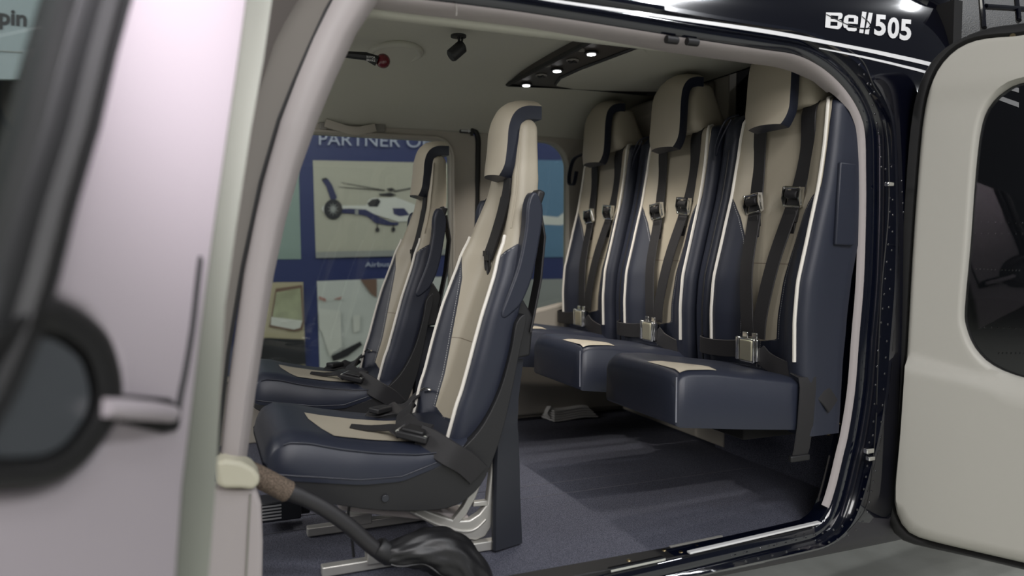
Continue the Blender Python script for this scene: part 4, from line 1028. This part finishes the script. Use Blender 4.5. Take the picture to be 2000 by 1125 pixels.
# ================================================================== DISPLAY BOARDS BEHIND
YB = 4.4
bd = thing('display_board', 'large blue exhibition board with helicopter photographs seen through far windows', 'poster', (1.0, YB, -0.55))
m_blue = mat('board_blue', (38, 46, 92), 0.45); m_ph = mat('printed_sky', (168, 164, 148), 0.5); m_ph2 = mat('printed_cabin', (186, 186, 180), 0.5)
m_pb = mat('printed_black', (30, 28, 32), 0.5); m_pn = mat('printed_navy', (38, 40, 78), 0.5); m_pw = mat('printed_white', (196, 194, 186), 0.5)
m_sky = mat('printed_light_blue', (84, 116, 142), 0.5); m_grn = mat('printed_grey_green', (128, 144, 136), 0.5); m_br = mat('printed_brown', (110, 84, 70), 0.5); m_tan = mat('printed_tan', (170, 158, 130), 0.5); m_pr = mat('printed_red', (160, 120, 112), 0.5); m_pg = mat('printed_grey', (140, 140, 136), 0.5)
s = MB(); a, b = at_y(330, 150, YB), at_y(1500, 800, YB); s.box(((a.x + b.x) / 2, YB + .03, (1.75 - .55) / 2), (b.x - a.x, .05, 1.75 + .55)); s.build('board', m_blue, bd)
LAY = [0]
def pr(name, polys, m, lift=None, lbl=None):
    LAY[0] += 1; y = YB + 0.004 - 0.0009 * LAY[0]
    s = MB()
    for p in polys: polyfill(s, [at_y(u, v, y) for u, v in p])
    o = s.build(name, m, bd, flip=False)
    if lbl: lab(o, lbl)
    return o
pr('printed_photo', [[(611, 313), (900, 319), (900, 497), (617, 504)]], m_ph, lbl='pale photograph of a flying helicopter')
pr('printed_photo', [[(470, 316), (583, 313), (588, 506), (470, 507)]], m_grn, lbl='grey green photograph')
pr('printed_photo', [[(470, 552), (592, 551), (598, 760), (470, 770)]], m_tan, lbl='photograph of a cabin window')
pr('printed_photo', [[(619, 549), (905, 539), (905, 770), (626, 770)]], m_ph2, lbl='photograph of a cabin interior')
pr('printed_photo', [[(1010, 312), (1300, 316), (1300, 500), (1010, 503)]], m_sky, lbl='light blue photograph')
pr('printed_photo', [[(1010, 546), (1300, 542), (1300, 770), (1010, 770)]], m_pg, lbl='grey photograph')
pr('printed_shape', [[(1050, 420), (1090, 424), (1110, 408), (1125, 432), (1095, 440), (1050, 438)]], m_pw)
def Z4(pts): return [(480 + x / 3.75, 180 + y / 3.75) for x, y in pts]
pr('printed_helicopter', [Z4([(555, 850), (600, 800), (700, 830), (880, 830), (900, 790), (930, 775), (1100, 770), (1180, 800), (1300, 850), (1300, 940), (1120, 950), (960, 900), (880, 870), (700, 870), (620, 900), (570, 880)])], m_pw)
pr('printed_helicopter', [Z4([(555, 640), (600, 632), (632, 680), (668, 770), (655, 790), (625, 795), (590, 690)]), Z4([(700, 855), (760, 852), (880, 860), (960, 905), (1060, 950), (1120, 955), (1115, 975), (1040, 975), (950, 960), (890, 910), (830, 895), (700, 885)]), Z4([(1075, 850), (1160, 850), (1200, 900), (1130, 910), (1085, 895)])], m_pn)
pr('printed_helicopter', [Z4([(640 + 68 * math.cos(t), 858 + 74 * math.sin(t)) for t in [2 * PI * k / 24 for k in range(24)]]), Z4([(890, 815), (925, 785), (970, 780), (988, 800), (965, 840), (905, 838)]), Z4([(975, 745), (1060, 735), (1105, 752), (1060, 762), (980, 756)]), Z4([(1030, 708), (1070, 700), (1095, 715), (1060, 728)]),
                          Z4([(680, 692), (1020, 715), (1020, 722), (680, 696)]), Z4([(700, 660), (1000, 712), (1000, 718), (700, 664)]), Z4([(1085, 722), (1210, 700), (1210, 708), (1085, 730)]), Z4([(555, 645), (560, 632), (590, 625), (595, 640)]),
                          Z4([(965 + 16 * math.cos(t), 1008 + 18 * math.sin(t)) for t in [2 * PI * k / 14 for k in range(14)]]), Z4([(1082 + 14 * math.cos(t), 1006 + 18 * math.sin(t)) for t in [2 * PI * k / 14 for k in range(14)]]), Z4([(960, 970), (968, 970), (968, 1000), (960, 1000)]), Z4([(1078, 970), (1086, 970), (1086, 1000), (1078, 1000)])], m_pb)
pr('printed_helicopter', [Z4([(640 + 42 * math.cos(t) * (1 if k % 2 else .35), 856 + 52 * math.sin(t) * (1 if k % 2 else .35)) for k, t in enumerate([2 * PI * k / 20 for k in range(20)])]), Z4([(800, 860), (825, 858), (825, 900), (800, 902)])], m_pg)
pr('printed_haze', [[(617, 492), (900, 486), (900, 497), (617, 504)]], m_pg)
def Z5(pts): return [(480 + x / 2.813, 450 + y / 2.813) for x, y in pts]
pr('printed_window', [Z5([(165, 320), (310, 300), (322, 500), (310, 545), (270, 555), (130, 530)])], m_br)
pr('printed_window', [Z5([(168, 340), (300, 316), (312, 500), (300, 535), (265, 545), (140, 520)])], m_grass, lbl='printed window with grass beyond')
pr('printed_window', [Z5([(140, 475), (310, 495), (300, 535), (265, 545), (138, 520)]), Z5([(400, 430), (520, 440), (528, 640), (460, 690), (420, 560), (405, 540)]), Z5([(590, 470), (628, 465), (626, 550), (592, 565)])], m_pw)
pr('printed_seat', [Z5([(-10, 600), (120, 590), (322, 600), (330, 735), (-10, 760)]), Z5([(470, 690), (630, 610), (640, 630), (560, 690), (480, 720)])], m_pb)
pr('printed_beam', [Z5([(630, 270), (720, 268), (720, 370), (690, 350)])], m_br)
pr('printed_mark', [Z5([(402, 360), (440, 375), (440, 392), (402, 378)]), Z5([(480, 378), (530, 362), (520, 380)]), Z5([(1005, 330), (1035, 330), (1035, 365), (1005, 360)])], m_pr)
pr('printed_mark', [Z5([(478, 720), (535, 708), (545, 735), (490, 755)])], m_pw)
s = MB(); y = YB - 0.016
m_let = mat('printed_lettering', (158, 162, 176), 0.5)
put_text(s, 'PARTNER OF CI', lambda tx, ty: at_y(623 + tx * 262, 283 + tx * 7 - ty * 24, y), bold=0.0)
put_text(s, 'Airbus', lambda tx, ty: at_y(713 + tx * 48, 521.5 - tx * .8 - ty * 9.5, y), bold=0.012)
lab(s.build('lettering', m_let, bd, flip=False), 'white lettering')
# pale banner far left, seen past the front door
s = MB(); YL = 4.2
P = [at_y(u, v, YL) for u, v in [(-300, -200), (110, -200), (110, 156), (-300, 150)]]
s.prism(P, (0, .03, 0)); bn = s.build('banner', mat('banner_pale_grey', (136, 146, 150), 0.6), loc=P[3]); tag(bn, 'pale grey banner with black lettering, behind front door at far left', 'banner')
s = MB(); put_text(s, 'pin', lambda tx, ty: at_y(-2 + tx * 54, 45 + 5 * tx - (ty - .3) * 40, YL - .004), bold=0.03); s.build('banner_lettering', m_pb, bn, flip=False)
s = MB(); a, b = at_y(-60, 96, YL - .006), at_y(45, 102, YL - .006); s.tube([a, b], .002, 6); s.build('banner_line', m_pg, bn)
# black cover draped at the far side in front of the far window
P = [at_y(u, v, 2.74) for u, v in [(500, 735), (540, 728), (590, 735), (640, 748), (680, 760), (700, 772)]]
s = MB(); rings = []
for i, p in enumerate(spline(P, 5)):
    rings.append([p + V((0, a, b)) for a, b in ((-.05, -.08), (-.048, -.02 + .008 * math.sin(i)), (-.04, .018 + .006 * math.sin(i * 1.7)), (0, .024 + .01 * math.sin(i * 1.1)), (.025, .016), (.04, -.02), (.04, -.08))])
s.loft(rings, True, True, True); tag(s.build('seat_cover', m_leather, sharp=80), 'black folded leather cover lying beyond the far front seat', 'cover')
